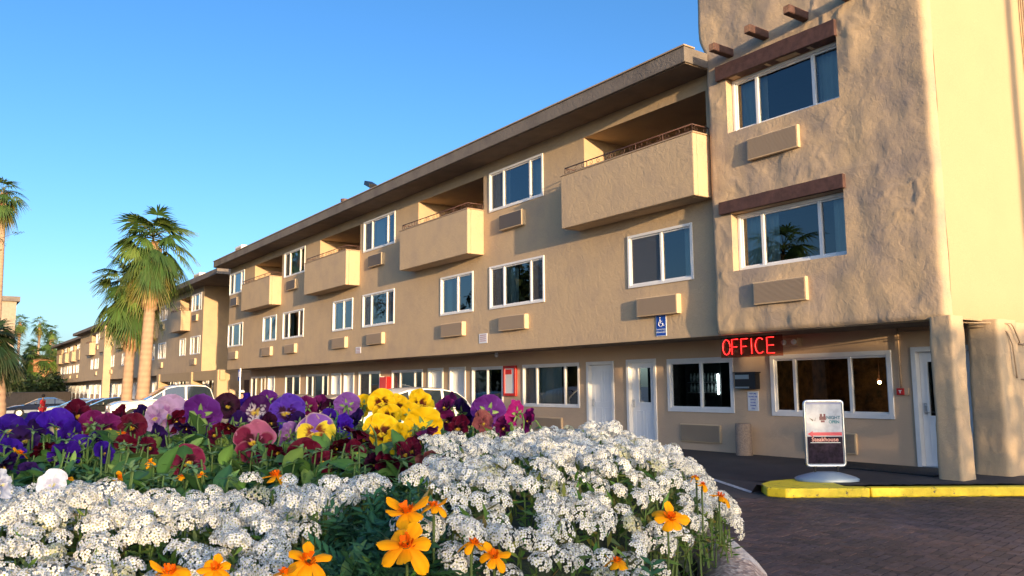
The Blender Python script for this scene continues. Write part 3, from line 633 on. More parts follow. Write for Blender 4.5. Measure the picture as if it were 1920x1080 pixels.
# bottom lip and soffit, left end wall
mb.box(XL,XR,Ym+.001,Ym+.14,2.59,2.60); 
mb.quad((XL,Ym,2.6),(XL,24,2.6),(XL,24,8.14),(XL,Ym,8.14))
mb.build('upper_wall',M['stucco'],wing,fix=False)
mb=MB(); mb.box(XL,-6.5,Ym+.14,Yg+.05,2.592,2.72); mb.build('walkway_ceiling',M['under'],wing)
# roof
mb=MB(); mb.box(XL-.1,-10.86,Yf,24,8.14,8.47); rf=mb.build('roof',M['roof'],wing,bev=.015)
mb=MB(); mb.box(XL-.12,-10.84,Yf-.03,Yf+.3,8.47,8.50); mb.build('drip_edge',M['conduit'],rf)
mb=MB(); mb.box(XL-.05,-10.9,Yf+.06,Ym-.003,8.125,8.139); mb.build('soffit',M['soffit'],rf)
def cm_(k,f): return None
for i,(x0,x1,z0,z1) in enumerate(big):
    cur={0:((0,.26),(.26,.42)),1:((.0,.30),(.74,1)),2:((.0,.3),(.85,1)),3:((0,.55),),4:((0,.35),(.8,1)),5:((.2,.5),),6:((0,.3),),7:((.3,.7),)}[i]
    window(x0,x1,z0,z1,Ym,wing,(.275,.765),screens=(0,) if i%2 else (0,2),curt=cur,cseed=i)
for i,(x0,x1,z0,z1) in enumerate(small):
    window(x0,x1,z0,z1,Ym,wing,(.53,),screens=(0,) if i==0 else (),curt=((.82,1),) if i==0 else ((0,.2),(.85,1)),cseed=i+3)
for k in range(4):
    dk=k>=0
    ac_unit(-18.76-P*k,-17.5-P*k,3.13,3.53,Ym,wing)
    ac_unit(-18.70-P*k,-17.6-P*k,5.98,6.42,Ym,wing,dark=True,label='dark grilled air conditioner under a top floor window')
    ac_unit((-13.24 if k==0 else -13.38-P*k),(-12.0 if k==0 else -12.1-P*k),3.12,3.54,Ym,wing)
for k,(a,b,c_,d_) in enumerate(ops):
    balcony(-15.32-P*k,(-11.0 if k==0 else -11.08-P*k),Ym-.002,Yb,wing)
    recess(a,b,c_,d_,Ym+.003,1.7,wing)
# ground floor wall
mb=MB()
mb.quad((XL,Yg,-.4),(XL,24,-.4),(XL,24,2.6),(XL,Yg,2.6))
gw=[(-10.73,-8.09,.95,2.20,(.215,.68),'office'),(-13.66,-11.70,.98,2.205,(.52,),'office2'),(-19.5,-16.9,1.0,2.22,(.26,.755),'c'),(-22.3,-20.52,.62,2.21,(.5,),'d'),
    (-27.97,-25.55,1.0,2.22,(.27,.74),'c'),(-30.93,-28.95,.9,2.22,(.5,),'c'),(-36.7,-34.1,1.0,2.2,(.27,.74),'c'),(-39.5,-37.5,.98,2.2,(.5,),'c'),(-44.8,-42.5,1.0,2.2,(.3,.7),'c')]
gd=[(-16.60,-15.53,.13,2.22),(-15.06,-14.03,.13,2.235),(-7.72,-6.62,.13,2.235),(-25.17,-24.12,.13,2.24),(-23.71,-22.67,.13,2.24),(-33.74,-32.70,.13,2.2),(-32.43,-31.38,.13,2.2),(-42.1,-41.05,.13,2.2)]
holes=[hole(*g[:4]) for g in gw]+[(d[0]+.02,d[1]-.02,d[2]-.02,d[3]-.02,.15) for d in gd]
wall(mb,XL,-6.25,.05,2.62,Yg,holes,step=None)
gwall=mb.build('ground_floor_wall',M['ground_stucco'],wing,fix=False)
for i,(a,b,c_,d_,ml,kind) in enumerate(gw):
    if kind=='office': window(a,b,c_,d_,Yg,wing,ml,screens=(),curt=(),room='officeroom',deep=2.5,t=.09,label='wide dark office window with three panes')
    elif kind=='office2': window(a,b,c_,d_,Yg,wing,ml,screens=(),curt=(),room='room',deep=2.2,t=.09)
    elif kind=='d': window(a,b,c_,d_,Yg,wing,ml,screens=(),curt=((0,.5),),cm='curtain2',cseed=i)
    else: window(a,b,c_,d_,Yg,wing,ml,screens=(0,),curt=((0,.3),(.3,.62)) if i%2==0 else ((0,.4),),cseed=i,cm='curtain' if i%2==0 else 'curtain2')
for i,(a,b,c_,d_) in enumerate(gd):
    g=None
    if i==1: g=(-14.72,-14.30,1.17,2.03)
    if i==2: g=(-7.50,-7.05,1.02,1.98)
    door(a,b,c_,d_,Yg,wing,glass=g,label={1:'half glazed white door',2:'office door with a glass light'}.get(i))
for (a,b,z0,z1) in ((-13.27,-12.1,.31,.71),(-9.98,-8.86,.28,.67),(-18.85,-17.65,.31,.72)):
    ac_unit(a,b,z0,z1,Yg,wing,d=.05,label='blanked off air conditioner cover low on the ground floor wall')
# ---- adobe corner block
T0,T1=-10.93,-6.30
twin=[(-10.41,-7.92,6.63,7.76),(-10.41,-7.95,3.82,4.98)]
def tedge(x,z):
    # rounded vertical corners and rounded bottom
    e=0
    a=T1-x
    if a<.14: e+=.14-math.sqrt(max(0,.14**2-(.14-a)**2))
    a=x-T0
    if a<.10: e+=.10-math.sqrt(max(0,.10**2-(.10-a)**2))
    a=z-2.60
    if a<.10: e+=.5*(.10-math.sqrt(max(0,.10**2-(.10-a)**2)))
    return e
mb=MB(); lint=[(-10.62,-7.90,7.76,8.07),(-10.66,-7.90,4.985,5.24)]
th=[(w_[0],w_[1],w_[2],w_[3],.26) for w_ in twin]
wall(mb,T0,T1,2.60,9.9,Yt,th,step=.04,disp=.028,rev=.3,edge=tedge,seed=2)
# side wall (grid, gentle) and left return
def sedge(y,z):
    a=z-2.60; return -.5*(.10-math.sqrt(max(0,.10**2-(.10-min(a,.1))**2))) if a<.1 else 0
mb.v=[(x-(.20*ss(8.3,8.9,z))*max(0,1-(x-T0)/1.2),y,z) for (x,y,z) in mb.v]
tw=mb.build('adobe_wall',M['adobe'],wing,smooth=True,fix=False)
mb=MB(); wall(mb,Yt+.13,24,2.60,9.9,T1,[],step=.25,disp=.012,axis='x',edge=sedge)
mb.build('side_wall',M['side'],wing,smooth=True,fix=False)
mb=MB(); mb.quad((T0,Yt+.09,2.6),(T0,Yt+.09,9.9),(T0,24,9.9),(T0,24,2.6)); mb.quad((T0,Yt+.1,9.9),(T1,Yt+.1,9.9),(T1,24,9.9),(T0,24,9.9)); 
mb.box(T0+.02,T1-.06,Yt+.09,Yt+.25,2.585,2.64)
mb.build('adobe_return',M['adobe'],wing,fix=False)
for i,(a,b,c_,d_) in enumerate(twin):
    window(a+.01,b-.01,c_+.01,d_-.01,Yt+.2,wing,(.235,.75),screens=(),curt=((0,.27),(.76,1)) if i==0 else ((0,.33),(.84,1)),cseed=i,t=.06,label='recessed adobe block window under a timber lintel')
for (a,b,c_,d_) in lint:
    mb=MB(); K=14; vs=[]
    for k in range(K+1):
        x=a+(b-a)*k/K; j=.012*nz(x*3,c_,5)
        vs+=[(x,Yt-.075+j,c_+j),(x,Yt-.075-j,d_+j),(x,Yt+.17,d_-j),(x,Yt+.17,c_+j)]
    mb.add(vs,[(4*k+q,4*k+(q+1)%4,4*k+4+(q+1)%4,4*k+4+q) for k in range(K) for q in range(4)]+[(0,1,2,3),(4*K+3,4*K+2,4*K+1,4*K)])
    mb.build('lintel',M['wood'],wing,bev=.01)
ac_unit(-9.90,-8.75,5.93,6.36,Yt-.02,wing,d=.06); ac_unit(-9.90,-8.74,3.10,3.53,Yt-.02,wing,d=.06)
for x,z in ((-10.27,8.27),(-9.4,8.32),(-8.52,8.36),(-7.64,8.40)):
    mb=MB(); mb.box(x-.075,x+.075,Yt-.56,Yt+.05,z-.085,z+.075); v=mb.build('roof_beam',M['wood'],wing,bev=.02)
    mb=MB(); mb.box(x-.06,x+.06,Yt-.563,Yt-.556,z-.07,z+.06); mb.build('cut_end',M['endgrain'],v)
# column under the corner
def rough_post(name,x0,x1,y0,y1,z0,z1,m_,par,flare=.05,seed=1):
    mb=MB(); n=72; H=30
    cx,cy_=(x0+x1)/2,(y0+y1)/2; hx,hy=(x1-x0)/2,(y1-y0)/2
    for j in range(H+1):
        t=j/H; z=z0+(z1-z0)*t; s_=1+flare*(1-t)**1.5
        for k in range(n):
            a=2*math.pi*(k+.5)/n; ca,sa=math.cos(a),math.sin(a)
            q=9; rr=(abs(ca)**q+abs(sa)**q)**(-1/q)
            x=cx+hx*rr*ca*s_; y=cy_+hy*rr*sa*s_
            d=.018*nz(x*3+seed,y*3,z*1.5)+.010*nz(x*9,y*9,z*6+seed)
            mb.v.append((x+ca*d,y+sa*d,z))
    mb.f=[(j*n+k,j*n+(k+1)%n,(j+1)*n+(k+1)%n,(j+1)*n+k) for j in range(H) for k in range(n)]
    return mb.build(name,m_,par,smooth=True,fix=False)
rough_post('corner_column',-6.62,-6.26,12.74,13.15,.1,2.64,M['stucco'],wing,flare=.07)
# ground floor side wall with adobe pillar
mb=MB(); wall(mb,13.95,24,.02,2.62,-6.33,[],step=.2,disp=.02,axis='x'); mb.build('ground_side_wall',M['stucco'],wing,smooth=True,fix=False)
rough_post('corner_pillar',-6.62,-6.10,13.92,14.6,.05,2.62,M['stucco'],wing,flare=.14,seed=5)
# conduits on the ground floor
def pipe(path,r,par,name='conduit',m_='conduit'):
    mb=MB(); mb.tube(path,r,6); return mb.build(name,M[m_],par,smooth=True)
pipe([(-7.93,Yg-.03,2.60),(-7.93,Yg-.03,1.52)],.014,wing)
pipe([(-7.9,Yg-.09,2.52),(-6.75,Yg-.09,2.52),(-6.5,13.85,2.50),(-6.22,13.98,2.50),(-6.08,14.15,2.42),(-6.05,14.25,2.2),(-6.05,14.3,1.75),(-6.08,14.38,1.68),(-6.27,14.8,1.66),(-6.28,18,1.66)],.012,wing)
pipe([(-6.6,13.3,2.57),(-6.25,13.9,2.56),(-6.04,14.22,2.55),(-6.04,14.3,2.50),(-6.04,14.45,2.30),(-6.07,14.55,2.26),(-6.28,15,2.25),(-6.28,18,2.25)],.012,wing)
for dy,r_ in ((0,.018),(.10,.018),(.19,.012)):
    pipe([(T1+.05,16.2+dy,9.8),(T1+.05,16.12+dy,2.7)],r_,wing)
# ---------------------------------------------------------------- set-back wings beyond
def far_wing(x0,x1,Y,label,ends,lit=None,zoff=0,nb=None,roofx=None,first=0):
    w_=thing('motel_building',label,'building',((x0+x1)/2,Y,zoff))
    mb=MB(); hs=[];bg=[];sm=[];op=[]
    x=x1-first
    while x-5.9>x0:
        bg.append((x-2.75,x-.3)); op.append((x-6.0,x-3.1)) if x-6.0>x0+.2 else None
        sm.append((x-5.6,x-4.0)); x-=8.585 if (nb is None) else nb
    al=[]
    for a,b in bg: al+=[(a,b,3.79,5.0),(a,b,6.63,7.78)]
    for a,b in sm: al.append((a,b,3.8,5.0))
    hs=[hole(*q) for q in al]+[(a,b,5.58,7.78,.004) for a,b in op]
    wall(mb,x0,x1,2.6,8.14,Y,hs)
    mb.quad((x1,Y,2.6),(x1,Y,8.14),(x1,Y+10,8.14),(x1,Y+10,2.6)); mb.quad((x0,Y,2.6),(x0,Y+10,2.6),(x0,Y+10,8.14),(x0,Y,8.14))
    mb.box(x0,x1,Y+.002,Y+10,2.585,2.6)
    mb.build('upper_wall',M['stucco'],w_,fix=False)
    for i,q in enumerate(al): window(*q,Y,w_,(.3,.72) if q[1]-q[0]>2 else (.5,),screens=(),curt=((.0,.3),),deep=1.0,cseed=i)
    for a,b in op:
        balcony(a-.15,b+.1,Y-.002,Y-.62,w_,rl=True); recess(a,b,5.58,7.78,Y+.003,1.5,w_)
    for a,b in bg:
        ac_unit(a+.5,a+1.7,3.13,3.53,Y,w_); ac_unit(a+.6,a+1.7,5.98,6.4,Y,w_,dark=True)
    rx=roofx if roofx else x1
    mb=MB(); mb.box(x0-.1,rx,Y-.9,Y+10,8.14,8.47); mb.build('roof',M['roof'],w_,bev=.015)
    # ground floor
    mb=MB(); g=[]; x=x1-.6; k=0
    hs=[]; gwn=[]; gdn=[]
    while x-3>x0:
        gwn.append((x-2.3,x-.2,.95,2.2)); x-=2.6
        if x-1.2>x0: gdn.append((x-1.05,x,.0,2.15)); x-=1.3
        k+=1
    wall(mb,x0,x1,-.4,2.6,Y+1.2,[hole(*q) for q in gwn]+[(q[0]+.02,q[1]-.02,q[2]-.02,q[3]-.02,.15) for q in gdn])
    mb.quad((x1,Y+1.2,-.4),(x1,Y+1.2,2.6),(x1,Y+10,2.6),(x1,Y+10,-.4))
    mb.build('ground_floor_wall',M['ground_stucco'],w_,fix=False)
    for i,q in enumerate(gwn): window(*q,Y+1.2,w_,(.5,),screens=(),curt=((0,.45),),deep=.9,cm='curtain2')
    for q in gdn: door(*q,Y+1.2,w_,panels=False)
    return w_
w2=far_wing(-74,-53.5,13.75,'second tan motel wing, set back just past the near wing behind the palm trunks','',roofx=-47.4,nb=9.5,first=.2)
org(*w2.location)
# yellow lit canopy beam with pillars in front of the second wing's stair
mb=MB(); mb.box(-62,-46.4,12.95,13.25,2.05,2.62); mb.build('canopy_beam',M['side'],w2,bev=.02)
for x in (-46.9,-52.6,-61.5):
    mb=MB(); mb.box(x-.35,x+.35,12.85,13.55,-.3,2.63 if x>-50 else 2.6); mb.build('pillar',M['side'],w2,bev=.04)
mb=MB(); mb.box(-53.45,-45.2,17.5,17.7,-.3,8.13); mb.build('stair_wall',M['ground_stucco'],w2)
for x in (-47.5,-51):
    mb=MB(); mb.box(x-.6,x+.6,15.9,16.0,-.2,2.1); mb.build('stair_door',M['wood'],w2)
w3=far_wing(-114,-78,14.6,'third tan motel wing seen far left between the palm trunks and the low block wall','',nb=9.5,first=2)
org(*w3.location)
mb=MB(); mb.box(-92.2,-91.5,13.9,14.59,-.4,8.1); mb.build('stair_tower',M['stucco'],w3)
w4=far_wing(-150,-116,15.9,'farthest tan motel wing, at the end of the row above the parked cars','',nb=7.0,first=1)
# ---------------------------------------------------------------- text
def text(s,size,loc,mat_,parent,name='lettering',rot=(R(90),0,0),ext=.001,align='CENTER',bold=0,xs=1):
    cu=bpy.data.curves.new(name,'FONT'); cu.body=s; cu.size=size; cu.align_x=align; cu.align_y='CENTER'; cu.extrude=ext; cu.offset=bold
    t=bpy.data.objects.new('tmp',cu); C.objects.link(t); bpy.context.view_layer.update()
    me=bpy.data.meshes.new_from_object(t.evaluated_get(bpy.context.evaluated_depsgraph_get()))
    bpy.data.objects.remove(t); me.materials.clear(); me.materials.append(mat_)
    o=bpy.data.objects.new(name,me); C.objects.link(o); o.parent=parent; o.location=loc; o.rotation_euler=rot; o.scale=(xs,1,1)
    return o
# accessible parking sign
def plate(name,x0,x1,z0,z1,Y,m_,label,cat,t=.012,group=None):
    org((x0+x1)/2,Y,z0); mb=MB(); mb.box(x0,x1,Y-t,Y,z0,z1); o=mb.build(name,m_,bev=.004); tag(o,label,cat,group); return o
s=plate('parking_sign',-12.75,-12.44,2.66,3.13,Ym-.003,M['signwhite'],'small blue and white wheelchair parking sign on the facade under an air conditioner','sign')
mb=MB(); mb.box(-12.735,-12.455,Ym-.018,Ym-.0155,2.82,3.115); mb.box(-12.735,-12.455,Ym-.018,Ym-.0155,2.675,2.735); mb.build('blue_field',M['blue'],s)
mb=MB(); c=(-12.60,2.93); y=Ym-.022
mb.tube([(c[0]+.062*math.cos(a),y,c[1]+.062*math.sin(a)) for a in [R(130+22*k) for k in range(12)]],.0085,6)
mb.tube([(c[0]-.02,y,3.03),(c[0]-.012,y,2.945),(c[0]+.045,y,2.94),(c[0]+.07,y,2.885),(c[0]+.10,y,2.895)],.0085,6)
mb.tube([(c[0]-.016,y,2.99),(c[0]+.04,y,2.985)],.006,6)
mb.sphere((c[0]-.022,y,3.062),.018,8,6,1,.4,1); mb.build('wheelchair_symbol',M['signwhite'],s)
text('PARKING',.068,(-12.595-s.location.x,-.0165,2.778-s.location.z),M['blue'],s,bold=.0015)
for (x0,x1,z0,z1,lb) in ((-19.93,-19.5,2.84,3.12,'small faded red and white notice on the facade near the middle balcony'),(-28.5,-28.05,2.86,3.1,'smaller pale notice on the facade, farther from the office')):
    s=plate('notice_sign',x0,x1,z0,z1,Ym-.003,M['signwhite'],lb,'sign')
    mb=MB()
    for k in range(4): mb.box(x0+.05,x1-.05,Ym-.0185,Ym-.0155,z1-.06-.055*k,z1-.035-.055*k)
    mb.build('faded_lettering',mat('faded red lettering',(.45,.25,.28),.7),s)
s=plate('notice_sign',-11.34,-11.06,1.04,1.45,Yg-.003,M['signwhite'],'small white notice with blue lettering under the black mailbox','sign')
for k,tx in enumerate(['VISITORS','PLEASE USE','OFFICE','DOOR','THANK','YOU']):
    text(tx,.045,(0,-.0135,.36-.062*k),M['blue'],s,bold=.0008)
# mailbox
t=thing('mailbox','black wall mailbox with two silver flaps between the office windows','mailbox',(-11.28,Yg,1.48))
mb=MB(); mb.prism([(-11.55,1.50),(-11.01,1.50),(-11.01,1.83),(-11.15,1.855),(-11.41,1.855),(-11.55,1.83)],'y',Yg-.16,Yg-.003); mb.build('box',M['black'],t,bev=.008)
mb=MB(); mb.box(-11.58,-10.98,Yg-.18,Yg-.003,1.835,1.86); mb.build('lid',M['black'],t,bev=.006)
mb=MB(); mb.add([(-11.53,Yg-.172,1.72),(-11.17,Yg-.172,1.72),(-11.17,Yg-.162,1.80),(-11.53,Yg-.162,1.80)],[(0,1,2,3)]); mb.box(-11.53,-11.17,Yg-.172,Yg-.1605,1.71,1.80); mb.build('flap',M['metal'],t)
mb=MB(); mb.box(-11.53,-11.17,Yg-.185,Yg-.1605,1.515,1.55); mb.build('flap',M['metal'],t)
# neon OFFICE sign
t=thing('neon_sign','glowing red neon sign hung under the overhang, left of the wide office window','sign',(-10.3,12.95,2.15))
mb=MB(); mb.box(-11.0,-9.52,12.99,12.995,2.13,2.53); 
pm=glassmat('acrylic panel with red glow tint',(.80,.55,.50),1.3); mb.build('backing_panel',pm,t)  # red glow of the neon is put into the panel tint
neon=mat('red neon tube',(1,.05,.05),.4,emit=(1,.010,.012),es=1.9)
mb=MB(); H=.30; z0=2.19; yy=12.965
def L(pts,x): mb.tube([(x+p[0],yy,z0+p[1]) for p in pts],.0088,6)
xs_=[-10.93,-10.70,-10.47,-10.24,-10.13,-9.86]
el=lambda w_,a0,a1,n=16:[(w_/2+w_/2*math.cos(R(a0+(a1-a0)*k/n)),H/2+H/2*math.sin(R(a0+(a1-a0)*k/n))) for k in range(n+1)]
L(el(.185,0,350),xs_[0])
for q in (1,2): L([(.155,H),(0,H),(0,0)],xs_[q]); L([(0,H*.5),(.125,H*.5)],xs_[q])
L([(0.02,H),(0.02,0)],xs_[3]); L(el(.21,50,310),xs_[4]); L([(.16,H),(0,H),(0,0),(.17,0)],xs_[5]); L([(0,H*.5),(.15,H*.5)],xs_[5])
mb.build('neon_lettering',neon,t,smooth=True)
for x in (-10.85,-9.65):
    mb=MB(); mb.tube([(x,12.99,2.53),(x,12.99,2.60)],.008,5); mb.build('hanger',M['black'],t)
# emergency light under soffit
t=thing('flood_light','small twin floodlight box under the overhang right of the red neon sign','light',(-10.1,Yg-.1,2.4))
mb=MB(); mb.box(-10.32,-9.95,Yg-.14,Yg-.003,2.36,2.52); mb.build('housing',M['ground_stucco'],t,bev=.01)
for x in (-10.26,-10.02):
    mb=MB(); mb.sphere((x,Yg-.17,2.44),.055,10,8); mb.build('lamp_head',M['signwhite'],t,smooth=True)
t=thing('ceiling_light','small round light under the overhang above the red cabinet','light',(-20.0,13.6,2.5))
mb=MB(); mb.tube([(-20,13.6,2.59),(-20,13.6,2.52)],.05,10); mb.sphere((-20,13.6,2.51),.06,10,6); mb.build('globe',M['signwhite'],t,smooth=True)
# fire alarm pull
t=thing('fire_alarm','tiny red fire alarm pull box left of the office door','alarm',(-7.94,Yg,1.39))
mb=MB(); mb.box(-8.01,-7.87,Yg-.05,Yg-.003,1.39,1.51); mb.build('box',M['red'],t,bev=.005)
mb=MB(); mb.box(-7.965,-7.915,Yg-.058,Yg-.0505,1.46,1.475); mb.box(-7.948,-7.932,Yg-.058,Yg-.0505,1.42,1.459); mb.build('pull_handle',M['signwhite'],t)
mb=MB(); mb.box(-7.865,-7.80,Yg-.04,Yg-.003,1.39,1.51); mb.build('cover_plate',M['ground_stucco'],t)
# fire cabinets
t=thing('fire_cabinet','red framed extinguisher cabinet with a white window, beside a ground floor window','cabinet',(-20.1,Yg,1.34))
mb=MB(); mb.ring(-20.44,-19.79,1.30,2.21,.085,Yg-.07,Yg-.003); mb.build('frame',M['red'],t,bev=.008)
mb=MB(); mb.box(-20.355,-19.875,Yg-.05,Yg-.02,1.385,2.125); mb.build('back_panel',M['signwhite'],t)
mb=MB(); mb.box(-20.33,-20.0,Yg-.054,Yg-.0505,1.95,2.1); mb.build('red_label',M['red'],t)
t=thing('fire_cabinet','plain solid red extinguisher cabinet on the ground floor, nearer the palm trees','cabinet',(-28.5,Yg,1.4))
mb=MB(); mb.box(-28.62,-28.05,Yg-.2,Yg-.003,1.38,1.98); mb.build('cabinet_body',mat('bright red enamel',(.75,.01,.01),.3),t,bev=.01)
mb=MB(); mb.box(-28.70,-28.622,Yg-.18,Yg-.003,1.36,2.0); mb.build('side_flange',M['signwhite'],t)
# bollard
org(-11.3,14.0,.13); mb=MB(); n=20; H=12
for j in range(H+1):
    z=.10+.68*j/H; 
    for k in range(n):
        a=2*math.pi*k/n; d=.17+.004*nz(math.cos(a)*3,math.sin(a)*3,z*6); dd=d*(1 if j<H else .93); mb.v.append((-11.28+dd*math.cos(a),13.93+dd*math.sin(a),z))
mb.f=[(j*n+k,j*n+(k+1)%n,(j+1)*n+(k+1)%n,(j+1)*n+k) for j in range(H) for k in range(n)]+[tuple(range(H*n,H*n+n))]
o=mb.build('bollard',mat('speckled tan concrete',(.40,.29,.22),.9,noise_=.45,nscale=45,bump=.3,bscale=60),smooth=False); tag(o,'stubby speckled tan concrete post against the wall under the mailbox','bollard')
# door mats
mb=MB(); org(-8.3,13.4,.13)
mb.prism([(-9.3,13.15),(-6.8,12.95),(-6.78,14.12),(-9.4,14.12)],'z',.1285,.15); o=mb.build('floor_mat',M['mat'],bev=.006); tag(o,'long black rubber mat along the wall in front of the office door','mat')
# poster stand
ps=Vector((-7.53,11.20)); ang=math.atan2(.818,.575)-R(3)
t=thing('poster_stand','silver framed pavement poster stand with a red arrow, on a grey water base','sign',(ps.x,ps.y,.135),rz=ang)
org(0,0,0)
W_,H0,H1=.29,.22,1.20
tilt=.0
def pbuild(mb,name,m_,par,**k): return mb.build(name,m_,par,local=True,**k)
mb=MB(); r_=.022; cr=.045
pth=[]
for (cx,cz,a0) in ((W_-cr,H1-cr,0),(-W_+cr,H1-cr,90),(-W_+cr,H0+cr,180),(W_-cr,H0+cr,270)):
    for k in range(5): a=R(a0+22.5*k); pth.append((cx+cr*math.cos(a),0,cz+cr*math.sin(a)))
pth.append(pth[0]); mb.tube(pth,r_,8,caps=False); pbuild(mb,'frame',M['metal'],t,smooth=True)
mb=MB(); mb.box(-W_+.01,W_-.01,-.008,.008,H0+.01,H1-.01); pp=pbuild(mb,'poster',mat('poster paper',(.50,.53,.58),.5,noise_=.35,nscale=9,col2=(.36,.38,.44)),t)
mb=MB(); mb.box(-W_+.03,W_-.03,-.0105,-.0085,H1-.05,H1-.025); pbuild(mb,'header_band',mat('lavender band',(.22,.24,.40),.5),pp)
zc=H0+.46
mb=MB(); mb.box(-W_+.025,W_-.025,-.0105,-.0085,H0+.03,zc-.02); pbuild(mb,'dark_photo',mat('night photo print',(.010,.008,.013),.7,noise_=.95,nscale=14,col2=(.035,.022,.04),spec=.1),pp)
mb=MB(); mb.prism([(-W_+.03,zc+.02),(-W_+.11,zc+.065),(-W_+.11,zc+.045),(W_-.03,zc+.045),(W_-.03,zc-.005),(-W_+.11,zc-.005),(-W_+.11,zc-.025)],'y',-.0125,-.0085); pbuild(mb,'red_arrow',mat('red print',(.55,.03,.07),.4),pp)
text('Steakhouse',.088,(0,-.012,zc-.065),mat('pale red script',(.75,.35,.30),.5),pp,bold=.001)
mb=MB(); mb.box(-W_+.07,W_-.06,-.0125,-.0107,zc-.115,zc-.107); pbuild(mb,'underline',M['signwhite'],pp)
mb=MB(); 
for (a,b,c_,d_) in ((-.07,.03,.89,.945),(-.06,-.025,.945,.985),(-.005,.025,.945,.985),(-.05,.01,.855,.885)): mb.box(a,b,-.0105,-.0085,c_+.02,d_+.02)
pbuild(mb,'maroon_mark',mat('maroon print',(.14,.02,.05),.5,noise_=.7,nscale=40),pp)
text('NIGHT',.068,(.14,-.0115,.945),mat('teal print',(.04,.14,.20),.5),pp,bold=.002)
text('OPEN',.062,(.15,-.0115,.88),mat('teal print',(.04,.20,.24),.5),pp,bold=.002)
mb=MB(); mb.add([(-.23,-.0095,.95),(-.17,-.0095,.89),(-.16,-.0095,.915)],[(0,1,2)]); mb.add([(-.12,-.0095,.96),(-.145,-.0095,.90),(-.135,-.0095,.895)],[(0,1,2)]); pbuild(mb,'small_mark',M['black'],pp,fix=False)
for x in (-.17,.17):
    mb=MB(); mb.tube([(x,0,H0-.005),(x,0,H0-.04)],.03,8); mb.tube([(x,0,H0-.04),(x,0,.08)],.018,8); pbuild(mb,'spring_leg',M['black'],t)
# base: shallow moulded foot
mb=MB(); n=28; prof=[(1.0,.0),(1.02,.03),(.93,.055),(.72,.085),(.40,.125),(.0,.13)]
for (q,z) in prof:
    for k in range(n):
        a=2*math.pi*k/n; ca,sa=math.cos(a),math.sin(a); e=3.2; rr=(abs(ca)**e+abs(sa)**e)**(-1/e)
        px=.46*rr*ca*q; py=.26*rr*sa*q*(1-.12*math.cos(2*a)); mb.v.append((px,py,z+.002))
mb.f=[(j*n+k,j*n+(k+1)%n,(j+1)*n+(k+1)%n,(j+1)*n+k) for j in range(5) for k in range(n)]
pbuild(mb,'water_base',mat('grey blue plastic',(.20,.27,.36),.45),t,smooth=True)
# drinks cooler in the office
t=thing('drinks_cooler','lit drinks cooler with rows of bottles seen through the office window','cooler',(-12.9,14.7,.2))
mb=MB(); mb.box(-13.5,-12.42,15.0,15.05,.2,2.05); mb.box(-13.5,-13.46,14.62,15.0,.2,2.05); mb.box(-12.45,-12.41,14.62,15.0,.2,2.05); mb.build('cabinet',M['black'],t)
bot=mat('bottle plastic',(.35,.38,.38),.25,noise_=.8,nscale=9,col2=(.05,.09,.08))
for z in (1.42,1.66):
    mb=MB(); mb.box(-13.45,-12.46,14.64,14.99,z-.015,z); mb.build('shelf',M['metal'],t)
    mb=MB()
    for k in range(9):
        x=-13.40+.105*k
        for yy_ in (14.72,14.86): mb.tube([(x,yy_,z+.003),(x,yy_,z+.13),(x,yy_,z+.17),(x,yy_,z+.21)],[.032,.032,.014,.012],8)
    mb.build('bottle_row',bot,t,smooth=True)
mb=MB(); mb.box(-12.50,-12.465,14.59,14.615,1.38,1.84); mb.build('light_tube',mat('cooler light tube',(1,1,1),.5,emit=(.85,.95,1),es=9),t)
t=thing('pendant_lamp','small warm lamp glowing inside the office behind the wide window','lamp',(-9.35,15.9,1.6))
mb=MB(); mb.sphere((-9.35,15.9,1.62),.035,10,8); mb.build('bulb',mat('warm bulb',(1,.8,.5),.5,emit=(1,.62,.22),es=28),t,smooth=True)
mb=MB(); mb.tube([(-9.35,15.9,1.66),(-9.35,15.9,2.3)],.006,5); mb.tube([(-9.35,15.9,1.72),(-9.35,15.9,1.66)],[.02,.06],10,caps=False); mb.build('shade',M['rail'],t)
lp=bpy.data.lights.new('bulb_light','POINT'); lp.energy=7; lp.color=(1,.6,.25); lp.shadow_soft_size=.05
lo=bpy.data.objects.new('bulb_light',lp); C.objects.link(lo); lo.location=(-9.35,15.78,1.6)
# rooftop bits
t=thing('roof_spotlight','small black spotlight standing on the roof edge','light',(-26.2,Yf+.3,8.5))
mb=MB(); mb.tube([(-26.2,Yf+.3,8.5),(-26.2,Yf+.3,8.72)],.02,6); mb.build('stem',M['black'],t)
mb=MB(); mb.add([(-26.42,Yf+.15,8.86),(-25.98,Yf+.15,8.66),(-25.98,Yf+.45,8.66),(-26.42,Yf+.45,8.86),(-26.36,Yf+.15,9.0),(-25.94,Yf+.15,8.80),(-25.94,Yf+.45,8.80),(-26.36,Yf+.45,9.0)],[(0,3,2,1),(4,5,6,7),(0,1,5,4),(1,2,6,5),(2,3,7,6),(3,0,4,7)]); mb.build('lamp_head',M['black'],t,bev=.01)
t=thing('roof_vent','short grey vent pipe with a cap on the roof edge','vent',(-28.9,Yf+.5,8.47))
mb=MB(); mb.tube([(-28.9,Yf+.5,8.47),(-28.9,Yf+.5,8.75)],.09,10); mb.tube([(-28.9,Yf+.5,8.75),(-28.9,Yf+.5,8.85)],.15,10); mb.build('pipe',M['rail'],t)
